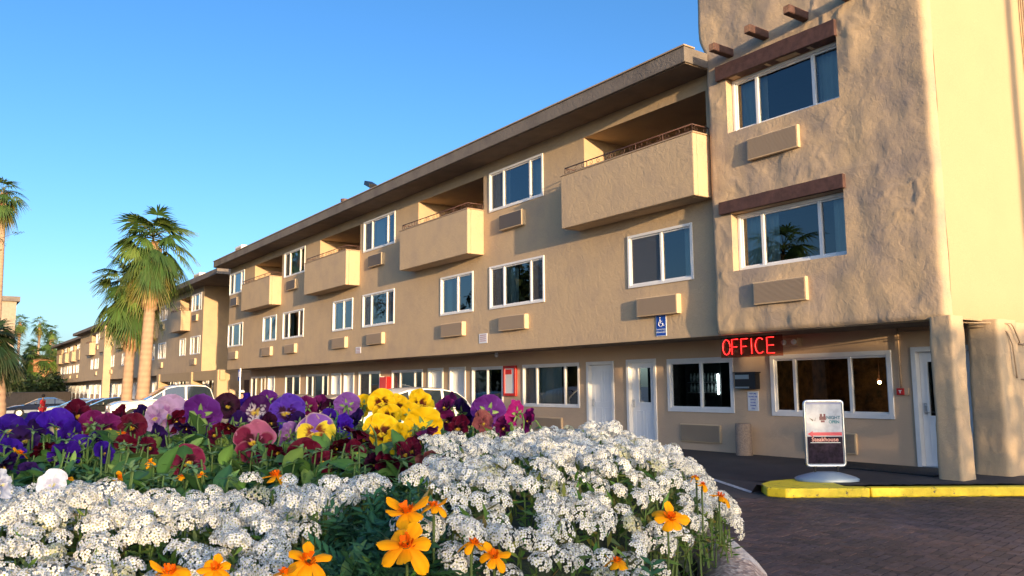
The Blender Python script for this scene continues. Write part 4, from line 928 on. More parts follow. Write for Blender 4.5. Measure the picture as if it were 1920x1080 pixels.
for (x,y,z0,s_,lb) in ((-43.0,13.1,8.47,.55,'white rooftop box above the last window of the near wing'),(-55.0,14.0,8.47,.75,'white rooftop box on the second wing'),(-86,15.2,8.47,1.2,'long white rooftop unit on the third wing, left of the palms'),(-124,16.5,8.47,1.2,'white rooftop unit on the farthest wing')):
    t=thing('rooftop_unit',lb,'rooftop unit',(x,y,z0))
    mb=MB(); mb.box(x-s_,x+s_,y-.4,y+.4,z0,z0+.62); u=mb.build('housing',mat('white sheet metal',(.75,.73,.70),.5),t,bev=.03)
    mb=MB(); mb.box(x-s_*.8,x+s_*.8,y-.412,y-.402,z0+.12,z0+.5); mb.build('grille',M['louvre'],u)
# ---------------------------------------------------------------- vehicles
M['gl_car']=mat('car window glass',(.02,.03,.04),.03,spec=1.0,coat=1)
M['tyre']=mat('tyre rubber',(.015,.015,.015),.85); M['chrome']=mat('bright chrome',(.7,.7,.7),.15,metal=1); M['lamp']=mat('headlamp lens',(.6,.62,.62),.1,coat=1)
M['tail']=mat('tail lamp lens',(.35,.01,.01),.2)
def vehicle(name,label,loc,rz,paint,body,cab,W,wheels,wr=.34,wide_top=.78,pill=(.5,),glass_front=True,group=None):
    """local: x forward length, y lateral, z up. body/cab: side outlines (x,z)"""
    t=thing(name,label,'pickup truck' if 'pickup' in name else 'car',loc,group,rz); 
    def hwb(x,z):  # body half width with tumblehome and rounded nose/tail in plan
        L0,L1=body[0][0],body[-1][0]
        xm=min(p[0] for p in body); xM=max(p[0] for p in body)
        e=min(x-xm,xM-x); q=1-.16*math.exp(-max(e,0)/.18)
        zz=(z-.25)/.75
        return W/2*q*(1-.05*max(0,zz-.5)-.06*max(0,.35-zz))
    mb=MB(); n=len(body); K=7
    # body: outline loop top & bottom; build strips laterally
    rows=[]
    for (x,z) in body:
        row=[]
        for k in range(K):
            s_=-1+2*k/(K-1); edge=abs(s_)
            row.append(len(mb.v)); zz=z-.045*(edge**4) if z>.5 else z
            mb.v.append((x,s_*hwb(x,z),zz))
        rows.append(row)
    for i in range(n):
        a,b=rows[i],rows[(i+1)%n]
        for k in range(K-1): mb.f.append((a[k],a[k+1],b[k+1],b[k]))
    # sides
    def sidefaces(off):
        xsu=sorted(set(p[0] for p in body))
        return
    from mathutils.geometry import tessellate_polygon
    tri=tessellate_polygon([[Vector((p[0],p[1],0)) for p in body]])
    for k in (0,K-1):
        for tr in tri: mb.f.append(tuple(rows[i][k] for i in tr))
    bo=mb.build('body',paint,t,local=True,smooth=True)
    bo.modifiers.new('es','EDGE_SPLIT').split_angle=R(32)
    # cabin
    zb=min(p[1] for p in cab); zt=max(p[1] for p in cab)
    def hc(z): return W/2*(.95-(.95-wide_top)*(z-zb)/(zt-zb))
    mb=MB(); K=7; rows=[]
    for (x,z) in cab:
        row=[]
        for k in range(K):
            s_=-1+2*k/(K-1); row.append(len(mb.v)); mb.v.append((x,s_*hc(z),z-.05*(abs(s_)**3)*(1 if z>zb+.1 else 0)))
        rows.append(row)
    for i in range(len(cab)-1):
        a,b=rows[i],rows[i+1]
        for k in range(K-1): mb.f.append((a[k],a[k+1],b[k+1],b[k]))
    tri=tessellate_polygon([[Vector((p[0],p[1],0)) for p in cab]])
    for k in (0,K-1):
        for tr in tri: mb.f.append(tuple(rows[i][k] for i in tr))
    co=mb.build('cabin',paint,t,local=True,smooth=True); co.modifiers.new('es','EDGE_SPLIT').split_angle=R(35)
    # side glass: outline shrunk, split at pillars
    x0=min(p[0] for p in cab); x1=max(p[0] for p in cab)
    def topz(x):
        best=zb
        for (a,b) in zip(cab,cab[1:]):
            if (a[0]-x)*(b[0]-x)<=0 and abs(a[0]-b[0])>1e-6:
                q=(x-a[0])/(b[0]-a[0]); best=max(best,a[1]+q*(b[1]-a[1]))
        return best
    cuts=[x0+(x1-x0)*q for q in (0,)+tuple(pill)+(1,)]
    for sgn in (-1,1):
        for a,b in zip(cuts,cuts[1:]):
            mb=MB(); N_=8; xs=[a+.045+(b-a-.09)*k/N_ for k in range(N_+1)]; pts=[]
            for x in xs:
                zt_=topz(x)-.085; zl=zb+.04
                if zt_>zl+.02:
                    pts.append((x,zl,zt_))
            if len(pts)<2: continue
            vs=[]
            for (x,zl,zh) in pts: vs+=[(x,sgn*(hc(zl)+.004),zl),(x,sgn*(hc(zh)+.008-.0),zh-.0)]
            mb.add(vs,[(2*k,2*k+1,2*k+3,2*k+2) for k in range(len(pts)-1)])
            mb.build('side_window',M['gl_car'],t,local=True,fix=False)
    # windscreen and rear glass: first and last sloping strips
    hi=[i for i,p in enumerate(cab) if p[1]>zt-.16]
    for (i0,i1,nm) in ((0,hi[0],'windscreen'),(hi[-1],len(cab)-1,'rear_window')):
        a,b=cab[i0],cab[i1]; mb=MB(); vs=[]
        q0,q1=(.05,.93) if nm=='windscreen' else (.08,.92)
        for q in (q0,q1):
            x=a[0]+(b[0]-a[0])*q; z=a[1]+(b[1]-a[1])*q; dx,dz=(b[0]-a[0]),(b[1]-a[1]); l=math.hypot(dx,dz); nx,nz_=-dz/l,dx/l
            if (nx>0)!=(nm=='windscreen'): nx,nz_=-nx,-nz_
            if nz_<0 and nm!='windscreen': pass
            nz_=abs(nz_)
            o_=.02
            for s_ in (-.9,-.45,0,.45,.9): vs.append((x+nx*o_,s_*hc(z),z+nz_*o_-.045*abs(s_)**3))
        mb.add(vs,[(k,k+1,k+6,k+5) for k in range(4)]); mb.build(nm,M['gl_car'],t,local=True,smooth=True,fix=False)
    for x in wheels:
        for sgn in (-1,1):
            mb=MB(); y=sgn*(W/2-.10); mb.tube([(x,y-.11,wr),(x,y+.11,wr)],wr,20); wh=mb.build('wheel',M['tyre'],t,local=True,bev=.02)
            mb=MB(); yo=y+sgn*.112; mb.tube([(x,yo,wr),(x,yo+sgn*.012,wr)],[wr*.64,wr*.6],16); mb.build('hubcap',M['chrome'],wh,local=True)
    xm=max(p[0] for p in body); xl=min(p[0] for p in body)
    for sgn in (-1,1):
        zh=[p[1] for p in body if p[0]>xm-.3]; z=max(zh)-.12 if zh else .7
        mb=MB(); mb.box(xm-.12,xm-.0,sgn*(W/2-.42)-.16,sgn*(W/2-.42)+.16,z-.09,z+.05); mb.build('headlight',M['lamp'],t,local=True,bev=.02)
        mb=MB(); mb.box(xl+.01,xl+.10,sgn*(W/2-.30)-.10,sgn*(W/2-.30)+.10,.8,1.0); mb.build('tail_light',M['tail'],t,local=True,bev=.02)
        mb=MB(); xq=max(p[0] for p in cab)-.75; mb.box(xq,xq+.12,sgn*(W/2+.02),sgn*(W/2+.2),zb+.04,zb+.2); mb.build('wing_mirror',paint,t,local=True,bev=.03)
    mb=MB(); mb.box(xm-.02,xm+.02,-W/2+.62,W/2-.62,.5,.66); mb.build('grille',M['black'],t,local=True,bev=.01)
    mb=MB(); mb.box(xm-.05,xm+.03,-.26,.26,.36,.46); mb.build('number_plate',M['signwhite'],t,local=True)
    return t
def paintm(name,c,rough=.25): return mat(name,c,rough,coat=.8,spec=.5)
suv_body=[(-2.2,.35),(-2.28,.6),(-2.25,.95),(-2.1,1.02),(.95,1.0),(1.7,.95),(2.15,.82),(2.3,.6),(2.28,.35),(1.9,.27),(-1.9,.27)]
suv_cab=[(1.05,.98),(.55,1.30),(.25,1.47),(-.1,1.56),(-.6,1.60),(-1.2,1.58),(-1.65,1.50),(-1.95,1.30),(-2.12,1.0)]
sed_body=[(-2.3,.34),(-2.36,.6),(-2.3,.9),(-1.9,.96),(.9,.92),(1.7,.84),(2.2,.70),(2.35,.5),(2.3,.3),(1.9,.24),(-1.9,.24)]
sed_cab=[(1.1,.90),(.55,1.18),(.2,1.32),(-.3,1.385),(-.8,1.38),(-1.2,1.27),(-1.75,.95)]
pk_body=[(-3.0,.50),(-3.02,1.05),(-2.95,1.12),(1.2,1.12),(1.5,1.14),(2.35,1.06),(2.62,.95),(2.68,.6),(2.6,.42),(2.0,.36),(-2.6,.42)]
pk_cab=[(1.35,1.10),(.85,1.42),(.45,1.68),(.1,1.76),(-.6,1.79),(-1.15,1.76),(-1.35,1.62),(-1.5,1.10)]
wp=paintm('white car paint',(.78,.76,.72))
N90=R(-90)
vehicle('parked_car','white estate car parked nose out just behind the yellow flowers',(-20.4,10.35,0),N90+R(3),wp,suv_body,suv_cab,1.84,(-1.35,1.45),.35,pill=(.30,.63))
vehicle('parked_car','light grey hatchback behind the violet pansies, right of the other low grey car',(-24.0,9.9,0),N90,paintm('pale gold car paint',(.32,.28,.24)),sed_body,sed_cab,1.78,(-1.4,1.4),.32,pill=(.33,.66))
vehicle('parked_car','dark grey saloon behind the violet pansies, nearer the pickup',(-27.2,9.6,0),N90,paintm('dark grey car paint',(.12,.12,.13)),sed_body,sed_cab,1.78,(-1.4,1.4),.32,pill=(.33,.66))
vehicle('pickup_truck','white crew cab pickup truck parked nose out in front of the palm trunks',(-38.3,8.75,0),N90-R(2),paintm('white truck paint',(.80,.78,.74)),pk_body,pk_cab,1.9,(-1.85,1.75),.39,pill=(.42,.74))
for (x,y,c,lb,a) in ((-53.5,12.6-3,(.02,.02,.022),'black saloon parked nearest the white pickup, by the palm trunks',-96),(-57.5,9.5,(.05,.025,.05),'dark plum saloon between the black and the silver parked cars',-95),(-62,9.0,(.40,.44,.46),'silver saloon parked behind the person in red',-94),(-69,7.5,(.012,.02,.05),'dark navy car at the left end of the parked row, by the block wall',-92)):
    vehicle('parked_car',lb,(x,y-1.0,zg(x)),R(a),paintm('car paint',c),sed_body,sed_cab,1.8,(-1.4,1.4),.32,pill=(.33,.66),group=None)
# ---------------------------------------------------------------- block wall, distant building
org(-100,14,0); 
t=thing('block_wall','low beige block wall closing the car park behind the parked cars','wall',(-84,8,-.4))
a=Vector((-76,-6)); b=Vector((-112,13.5)); d=(b-a).normalized(); n=Vector((-d.y,d.x))*.1
mb=MB(); mb.prism([(a.x-n.x,a.y-n.y),(b.x-n.x,b.y-n.y),(b.x+n.x,b.y+n.y),(a.x+n.x,a.y+n.y)],'z',-.5,1.25); mb.build('masonry',M['beige'],t)
n*=1.4; mb=MB(); mb.prism([(a.x-n.x,a.y-n.y),(b.x-n.x,b.y-n.y),(b.x+n.x,b.y+n.y),(a.x+n.x,a.y+n.y)],'z',1.252,1.32); mb.build('coping',M['kerbconc'],t)
t=thing('far_building','beige flat roofed building rising behind the dark palm at the left edge','building',(-140,0,0))
mb=MB(); mb.box(-146,-134,-12,8.8,-1,14.0); wl=mb.build('wall',M['beige'],t)
mb=MB(); mb.box(-146.4,-133.6,-12.4,9.2,14.0,14.7); mb.build('roof',M['roof'],t)
for k in range(4):
    for j in range(3):
        mb=MB(); mb.box(-133.99,-133.9,-10+4.6*k,-8.4+4.6*k,3+3.6*j,5+3.6*j); mb.build('window',M['gl_car'],t)
# post with blue sign near the second wing
t=thing('parking_sign','narrow blue sign on a thin post at the far end of the near wing','sign',(-40.6,12.3,0))
mb=MB(); mb.tube([(-40.6,12.3,-.02),(-40.6,12.3,2.55)],.04,8); mb.build('post',M['metal'],t)
mb=MB(); mb.box(-40.75,-40.45,12.235,12.255,1.95,2.5); mb.build('sign_plate',M['blue'],t,bev=.004)
mb=MB(); mb.box(-40.66,-40.54,12.228,12.234,2.15,2.4); mb.build('white_symbol',M['signwhite'],t)
# ---------------------------------------------------------------- palms and trees
def jit(c,a,r=rnd): q=1+r.uniform(-a,a); return (c[0]*q*(1+r.uniform(-a,a)*.4),c[1]*q,c[2]*q)
def fan_crown(head,nf,pet,fl,seed,blades=22,greens=((.09,.16,.035),(.15,.22,.05),(.06,.12,.03)),zr=(62,-72),rz=0):
    r=random.Random(seed); mb=MB(); hd=Vector(head)
    for i in range(nf):
        t=i/(nf-1); el=R(zr[0]+(zr[1]-zr[0])*t**.9+r.uniform(-14,14)); az=i*2.39996+r.uniform(-.3,.3)+rz
        d=Vector((math.cos(el)*math.cos(az),math.cos(el)*math.sin(az),math.sin(el)))
        L_=pet*r.uniform(.6,1.3)*(1-.1*t); base=hd+Vector((0,0,.35*(1-t)-.35*t))
        bend=Vector((0,0,-.12-.1*t))
        pts=[base+d*(L_*k/4)+bend*((k/4)**2)*L_*2 for k in range(5)]
        pc=(.16,.17,.05)
        mb.tube(pts,[.03,.026,.022,.018,.014],4,col=pc,caps=False)
        fd=(pts[-1]-pts[-2]).normalized(); hub=pts[-1]
        sd=fd.cross(Vector((0,0,1))); 
        if sd.length<.1: sd=Vector((1,0,0))
        sd.normalize(); nrm=sd.cross(fd).normalized(); roll=r.uniform(-.5,.5); sd2=sd*math.cos(roll)+nrm*math.sin(roll); nrm2=sd2.cross(fd).normalized()
        opn=r.uniform(62,112); old=t>.8; gc=greens[r.randrange(len(greens))]
        if old and r.random()<.55: gc=(.22,.20,.05)
        F_=fl*r.uniform(.8,1.12)
        for b in range(blades):
            s_=-1+2*b/(blades-1); a=s_*R(opn)
            if r.random()<.10: continue
            bd=(fd*math.cos(a)+sd2*math.sin(a)+nrm2*.12*math.cos(a)).normalized()
            bl=F_*(1-.28*abs(s_)**2)*r.uniform(.9,1.08); wv=bd.cross(nrm2).normalized(); wb=F_*.043
            P_=[]; 
            for k in range(5):
                q=k/4; dr=Vector((0,0,-1))*(bl*(.22+.34*t)*max(0,q-.25)**1.5*2.1+bl*.10*q*r.random())
                P_.append(hub+bd*bl*q+dr)
            ws=[.25,.85,1.0,.5,.06]; vs=[];cs=[]
            c0=jit(gc,.25,r)
            for k in range(5):
                vs+=[P_[k]-wv*wb*ws[k]+nrm2*wb*.35*(1 if b%2 else 0),P_[k]+wv*wb*ws[k]]
                cc=c0 if k<4 else tuple(x*.7+y*.3 for x,y in zip(c0,(.25,.18,.08))); cs+=[cc,cc]
            mb.add(vs,[(2*k,2*k+1,2*k+3,2*k+2) for k in range(4)],cs)
    return mb
def palm_trunk(base,head,r0,r1,shag,seed,n=16,skirt=True):
    r=random.Random(seed); mb=MB(); b=Vector(base);h=Vector(head); H=max(30,int((h-b).length/.14))
    for j in range(H+1):
        t=j/H; p=b.lerp(h,t)+Vector((.08*math.sin(t*3+seed),.06*math.sin(t*2.3),0)); z=p.z; sh=t>shag
        rad=r0+(r1-r0)*min(1,t/max(.05,shag)) if not sh else r1*1.35
        if j<4: rad*=1+.25*(1-j/4)
        if t>.96: rad*=max(.15,(1-t)/.04)
        for k in range(n):
            a=2*math.pi*k/n+ (j%2)*math.pi/n*(1 if sh else 0)
            rr=rad*(1+ (.20*r.uniform(-1,1) if sh else .03*r.uniform(-1,1)+.02*(j%2)))
            mb.v.append((p.x+rr*math.cos(a),p.y+rr*math.sin(a),z))
            if sh: c=jit([(.34,.17,.085),(.24,.13,.07),(.42,.26,.15)][r.randrange(3)],.2,r)
            else: c=jit((.40,.27,.18) if j%2 else (.33,.22,.15),.10,r)
            mb.c.append(c)
    mb.f=[(j*n+k,j*n+(k+1)%n,(j+1)*n+(k+1)%n,(j+1)*n+k) for j in range(H) for k in range(n)]+[tuple(range(H*n,H*n+n))]
    if shag<1:   # leaf boots
        for q in range(int((1-shag)*(h-b).length*34)):
            t=shag+(1-shag)*r.random(); p=b.lerp(h,t); a=r.uniform(0,6.283); o_=Vector((math.cos(a),math.sin(a),0)); rad=r1*1.3
            c=jit([(.40,.22,.11),(.28,.15,.08),(.48,.32,.18)][r.randrange(3)],.25,r); s_=r.uniform(.06,.13); tv=Vector((-o_.y,o_.x,0))
            q0=p+o_*rad*.9; q1=p+o_*(rad*1.25)+Vector((0,0,s_*1.6)); mb.add([q0-tv*s_*.6,q0+tv*s_*.6,q1+tv*s_*.25,q1-tv*s_*.25],[(0,1,2,3)],c)
    return mb
def palm(label,base,head,r0,r1,shag,nf,pet,fl,seed,blades=22,group=None,greens=None,zr=(62,-72),cat='palm tree'):
    t=thing('palm_tree',label,cat,base,group)
    palm_trunk(base,head,r0,r1,shag,seed).build('trunk',M['barkv'],t,smooth=True,fix=False)
    kw={'greens':greens} if greens else {}
    fan_crown(head,nf,pet,fl,seed,blades,zr=zr,**kw).build('crown',M['palmv'],t,fix=False)
    return t
palm('tall fan palm with pale lower trunk and shaggy brown neck, right of the pair',(-45.3,8.75,-.05),(-45.1,8.9,9.3),.34,.27,.62,50,1.15,1.3,11,26)
palm('shorter fan palm with an orange brown trunk, left of the taller palm',(-46.9,8.3,-.05),(-46.8,8.3,7.2),.29,.24,.50,44,1.15,1.25,23,26)
palm('dark drooping fan palm with a grey trunk at the left edge of the photo',(-31.8,1.75,0),(-32.0,1.5,3.1),.30,.27,.72,60,.35,.78,31,24,greens=((.02,.045,.02),(.03,.06,.025)),zr=(60,-72))  # shade on this crown is put into its darker greens
palm('tall thin fan palm at the left edge, its head high in the blue sky',(-82.6,4.2,0),(-83,3.9,18.8),.28,.22,.9,34,1.1,1.3,41,16)
for i,(x,y,z,s_,lb) in enumerate(((-219,19.3,17,1.15,'distant palm, tallest of the far group above the parked cars'),(-229,22.7,16,1.15,'distant palm just right of the tallest one of the far group'),(-220,18.3,11.8,1.0,'low distant palm left of the tallest one of the far group'),(-199,13.9,15.8,1.1,'distant palm beside the dark drooping palm at the left'),(-206,21,11.6,1.3,'bushy low distant palm nearest the farthest motel wing'))):
    palm(lb,(x,y,-.4),(x,y,z),.32,.25,.8,26,1.0*s_,1.35*s_,50+i,14)
palm('short shaggy palm with a broad orange brown trunk behind the block wall',(-150,13.8,-.4),(-150,13.8,6.5),1.5,1.3,.1,40,2.0,2.4,66,16)
def tree(name,label,base,h,cr,nleaf,ls,seed,col,clumps=18,cat='tree',group=None,flat=.8,trunk=True,sparse=1.0):
    r=random.Random(seed); t=thing(name,label,cat,base,group); b=Vector(base)
    top=b+Vector((0,0,h)); mb=MB(); cc=[]
    ctr=b+Vector((0,0,h-cr*flat))
    for i in range(clumps):
        d=Vector((r.gauss(0,1),r.gauss(0,1),r.gauss(0,.8))).normalized()*r.uniform(.35,1.0)*cr; d.z*=flat; cc.append((ctr+d,r.uniform(.25,.5)*cr*sparse))
    mb.tube([b,b+(ctr-b)*.4,ctr-Vector((0,0,cr*.3)),ctr],[.05*h*.6+.05,.035*h*.6+.03,.03*h*.4+.02,.02],8,col=(.12,.085,.06))
    for (p,s_) in cc[:14]:
        m_=b+(ctr-b)*r.uniform(.45,.8); mb.tube([m_,m_.lerp(p,.5)+Vector((0,0,-.1*cr)),p],[.018*h*.5+.02,.01*h*.5+.015,.01],5,col=(.12,.085,.06),caps=False)
    mb.build('trunk',M['barkv'],t,fix=False)
    mb=MB()
    for i in range(nleaf):
        p,s_=cc[r.randrange(len(cc))]; d=Vector((r.gauss(0,1),r.gauss(0,1),r.gauss(0,1))).normalized()*s_*r.random()**.45
        q=p+d; u=Vector((r.gauss(0,1),r.gauss(0,1),r.gauss(0,1))).normalized(); v=u.cross(Vector((r.gauss(0,1),r.gauss(0,1),r.gauss(0,1)))).normalized(); l=ls*r.uniform(.6,1.4)
        mb.add([q-u*l,q+v*l*.45,q+u*l,q-v*l*.45],[(0,1,2,3)],jit(col[r.randrange(len(col))],.3,r))
    mb.build('crown',M['leafv'],t,fix=False); return t
DG=[(.02,.045,.018),(.035,.06,.02),(.015,.03,.015)]; OG=[(.10,.12,.05),(.14,.15,.06),(.07,.09,.04)]
tree('leafy_tree','dark evergreen tree behind the block wall, left of the shaggy palm',(-125,2,-.4),5.5,4.0,4200,.32,1,DG)
tree('leafy_tree','dark bushy tree behind the block wall next to the farthest motel wing',(-160,20.5,-.4),7.5,3.8,3800,.32,2,DG)
tree('leafy_tree','pale olive tree over the shaggy palm trunk at the end of the car park',(-168,15.5,-.4),9.0,3.6,2600,.35,3,OG)
tree('leafy_tree','low dark tree directly behind the person in red',(-128,7.5,-.4),5.2,3.6,3800,.28,4,DG)
tree('leafy_tree','dark hedge like tree behind the silver car, right part of the block wall',(-135,12.5,-.4),5.0,3.8,3800,.28,5,DG)
tree('leafy_tree','grey green tree at the foot of the far palms',(-178,22,-.4),6.5,3.6,2400,.35,6,OG)
# feathery branches reaching in from the left edge
t=thing('mesquite_tree','sparse feathery tree whose thin branches reach in from the left edge against the sky','tree',(-50.5,-2.2,-.1))
r=random.Random(9); mb=MB(); b=Vector((-50.5,-2.2,-.1)); ctr=Vector((-51,-1.2,7)); lv=MB()
mb.tube([b,Vector((-50.6,-2,3)),ctr],[.3,.2,.12],8,col=(.10,.075,.055))
for i in range(26):
    tgt=ctr+Vector((r.uniform(-2,2),r.uniform(.8,4.2) if i<17 else r.uniform(-3,1),r.uniform(-1.6,4.0)-.4)); mid=ctr.lerp(tgt,.5)+Vector((r.uniform(-.4,.4),r.uniform(-.4,.4),r.uniform(.1,.6)))
    pts=[ctr,mid,tgt]; mb.tube(pts,[.05,.025,.008],5,col=(.10,.075,.055),caps=False)
    for k in range(9):
        q=mid.lerp(tgt,r.random()*1.0) if k%3 else ctr.lerp(mid,.3+.7*r.random()); e=q+Vector((r.uniform(-.5,.5),r.uniform(-.3,.7),r.uniform(-.55,.12)))
        mb.tube([q,q.lerp(e,.5)+Vector((0,0,.05)),e],[.012,.008,.003],4,col=(.09,.08,.05),caps=False)
        for m_ in range(34):
            p=q.lerp(e,r.random())+Vector((r.gauss(0,.05),r.gauss(0,.05),r.gauss(0,.05))); u=Vector((r.gauss(0,1),r.gauss(0,1),r.gauss(0,1))).normalized(); v=u.orthogonal().normalized()
            l=.05; lv.add([p-u*l,p+v*l*.35,p+u*l,p-v*l*.35],[(0,1,2,3)],jit((.05,.085,.03),.3,r))
mb.build('trunk',M['barkv'],t,fix=False); lv.build('crown',M['leafv'],t,fix=False)
# things the windows mirror and that shade the forecourt, all outside the frame
palm('fan palm across the drive, mirrored in the adobe block window',(-25.5,-9.2,0),(-25.3,-9.0,8.2),.35,.3,.6,44,1.1,1.3,71,18)
tree('leafy_tree','tree across the drive, mirrored in the middle windows',(-41,-3.5,0),9.5,4.2,4500,.26,12,DG)
tree('leafy_tree','rounded tree across the drive, mirrored in the office windows',(-19,-9,0),6.5,3.6,4500,.22,13,DG)
tree('leafy_tree','tall tree across the drive near the street',(-30,-15,0),8.5,4.2,3500,.28,14,DG)
palm('tall palm beside the motel, whose trunk shadows the side wall',(12,11.93,0),(12,11.93,13.5),.15,.13,.85,34,1.0,1.1,81,14)
t=thing('hedge','unseen loose hedge added to the east to dim the sun on the ground floor','hedge',(15.8,20,0))  # leaf screen added out of view to part-shade the ground floor
r=random.Random(15); mb=MB(); [mb.tube([(15.8,5.5+1.4*k,0),(15.8+r.uniform(-.3,.3),5.5+1.4*k+r.uniform(-.3,.3),4.0)],[.05,.02],5) for k in range(20)]; mb.build('branches',M['rail'],t); lv=MB()
for i in range(23000):
    p=Vector((r.uniform(15,16.6),r.uniform(4.9,34),r.uniform(0,4.25))); u=Vector((r.gauss(0,1),r.gauss(0,1),r.gauss(0,1))).normalized(); v=u.orthogonal().normalized(); l=.13
    lv.add([p-u*l,p+v*l*.5,p+u*l,p-v*l*.5],[(0,1,2,3)],jit(DG[r.randrange(3)],.3,r))
lv.build('leaves',M['leafv'],t,fix=False)
for i,(x,y) in enumerate(((-8,-15),(-15,-17),(-23,-16),(-37,-14),(-46,-12),(-54,-11))):
    tree('leafy_tree','unseen low spreading tree across the drive, added only for the window reflections',(x,y,0),5.0+.6*(i%3),4.3,2600,.36,140+i,DG,flat=.62,group='trees across the drive')  # unseen row put in only so the windows mirror dark crowns
t=thing('hedge','unseen long hedge added across the drive to darken the office window reflections','hedge',(-27,-19.5,0))  # solid hedge added to close bright sky gaps in the window reflections
mb=MB(); mb.box(-62,6,-20,-19,0,3.5); mb.build('branches',M['soil'],t); lv=MB(); r=random.Random(8)
for i in range(12000):
    p=Vector((r.uniform(-62,6),-18.95+r.uniform(-.1,.15) if i%3 else r.uniform(-20,-19),r.uniform(0,3.6) if i%3 else 3.5+r.random()*.35)); u=Vector((r.gauss(0,1),r.gauss(0,1),r.gauss(0,1))).normalized(); v=u.orthogonal().normalized(); l=.16
    lv.add([p-u*l,p+v*l*.5,p+u*l,p-v*l*.5],[(0,1,2,3)],jit(DG[r.randrange(3)],.3,r))
lv.build('leaves',M['leafv'],t,fix=False)
t=thing('hedge','unseen sparse hedge added to filter the low sun on the planter','hedge',(14,-3.4,0))  # thin leaf screen added out of view, lets some sun reach the flowers
r=random.Random(5); mb=MB(); [mb.tube([(13.9,-6.6+.7*k,0),(13.9+r.uniform(-.3,.3),-6.6+.7*k+r.uniform(-.3,.3),3.1)],[.03,.012],5) for k in range(9)]; mb.build('branches',M['rail'],t); lv=MB()
for i in range(9800):
    p=Vector((r.uniform(13.05,14.75),r.uniform(-7.15,-.75),r.uniform(0,3.5))); u=Vector((r.gauss(0,1),r.gauss(0,1),r.gauss(0,1))).normalized(); v=u.orthogonal().normalized(); l=.07
    lv.add([p-u*l,p+v*l*.5,p+u*l,p-v*l*.5],[(0,1,2,3)],jit(DG[r.randrange(3)],.3,r))
lv.build('leaves',M['leafv'],t,fix=False)
for o in list(C.objects):
    if o.parent: continue
    n=o.name.split('.')[0]
    gmap={'parked_car':'cars parked in front of the motel','motel_building':'wings of the motel in a stepped row','notice_sign':'small notices on the walls','fire_cabinet':'red cabinets on the ground floor wall','rooftop_unit':'white units on the roofs','kerb':'yellow kerb pieces'}
    if n in gmap: o['group']=gmap[n]
    if n=='palm_tree' and 'distant' in o.get('label',''): o['group']='distant palms above the parked cars'
# ---------------------------------------------------------------- people
def person(label,loc,rz,top,legs,hairc,cap=None,h=1.7):
    t=thing('person',label,'person',loc,rz=rz); k=h/1.75
    J=[(0,0,.95),(0,0,1.12),(0,0,1.38),(0,.005,1.50),(0,.01,1.58),(0,.02,1.66),
       (.17,0,1.42),(.22,.02,1.15),(.24,.10,.90),(-.17,0,1.42),(-.22,.02,1.15),(-.23,.08,.90),
       (.09,0,.90),(.10,.04,.50),(.10,-.02,.09),(.10,.14,.04),(-.09,0,.90),(-.11,-.02,.50),(-.12,-.08,.09),(-.12,.08,.04)]
    Rr=[.15,.135,.15,.06,.055,.095,.06,.045,.034,.06,.045,.034,.095,.062,.042,.038,.095,.062,.042,.038]
    E_=[(0,1),(1,2),(2,3),(3,4),(4,5),(2,6),(6,7),(7,8),(2,9),(9,10),(10,11),(0,12),(12,13),(13,14),(14,15),(0,16),(16,17),(17,18),(18,19)]
    def skin(name,idx,m_,grow=0,lev=2):
        mp={j:i for i,j in enumerate(idx)}; me=bpy.data.meshes.new(name)
        me.from_pydata([tuple(c*k for c in J[j]) for j in idx],[(mp[a],mp[b]) for a,b in E_ if a in mp and b in mp],[])
        o=bpy.data.objects.new(name,me); C.objects.link(o); o.parent=t
        md=o.modifiers.new('skin','SKIN'); sl_=me.skin_vertices.new() if not me.skin_vertices else me.skin_vertices[0]
        for i,j in enumerate(idx): q=(Rr[j]+grow)*k; me.skin_vertices[0].data[i].radius=(q*1.0,q*.8)
        me.skin_vertices[0].data[0].use_root=True
        o.modifiers.new('sub','SUBSURF').levels=lev; o.modifiers['sub'].render_levels=lev
        me.materials.append(m_); return o
    sk=mat('skin',(.42,.24,.16),.6)
    skin('body',list(range(20)),sk)
    skin('shirt',[0,1,2,6,7,9,10],top,.022); skin('trousers',[0,12,13,14,16,17,18],legs,.02)
    org(0,0,0); mb=MB(); mb.sphere((0,-.0,1.685*k),.108*k,14,10,.85,1,1.05); mb.build('hair',hairc,t,local=True,smooth=True)
    mb=MB(); mb.sphere((0,.105*k,1.64*k),.018,6,5); mb.build('nose',sk,t,local=True,smooth=True)
    if cap:
        mb=MB(); mb.sphere((0,.0,1.72*k),.12*k,14,8,.9,1.05,.75); mb.prism([(-.08*k,.08*k),(.08*k,.08*k),(.06*k,.22*k),(-.06*k,.22*k)],'z',1.70*k,1.715*k); mb.build('cap',cap,t,local=True,smooth=True)
    return t
redc=mat('red cloth',(.55,.02,.025),.8); drk=mat('dark hair',(.02,.013,.01),.7); jn=mat('dark cloth',(.04,.05,.09),.8)
person('person in a long red top walking beside the silver and navy parked cars',(-52.8,5.05,-.3),R(150),redc,redc,drk,h=1.6)
person('person in a pale cap half hidden behind the pansies and the white pickup',(-35.6,10.9,-.05),R(120),mat('pale cloth',(.5,.42,.36),.8),jn,drk,cap=mat('white cap',(.7,.68,.64),.8),h=1.52)
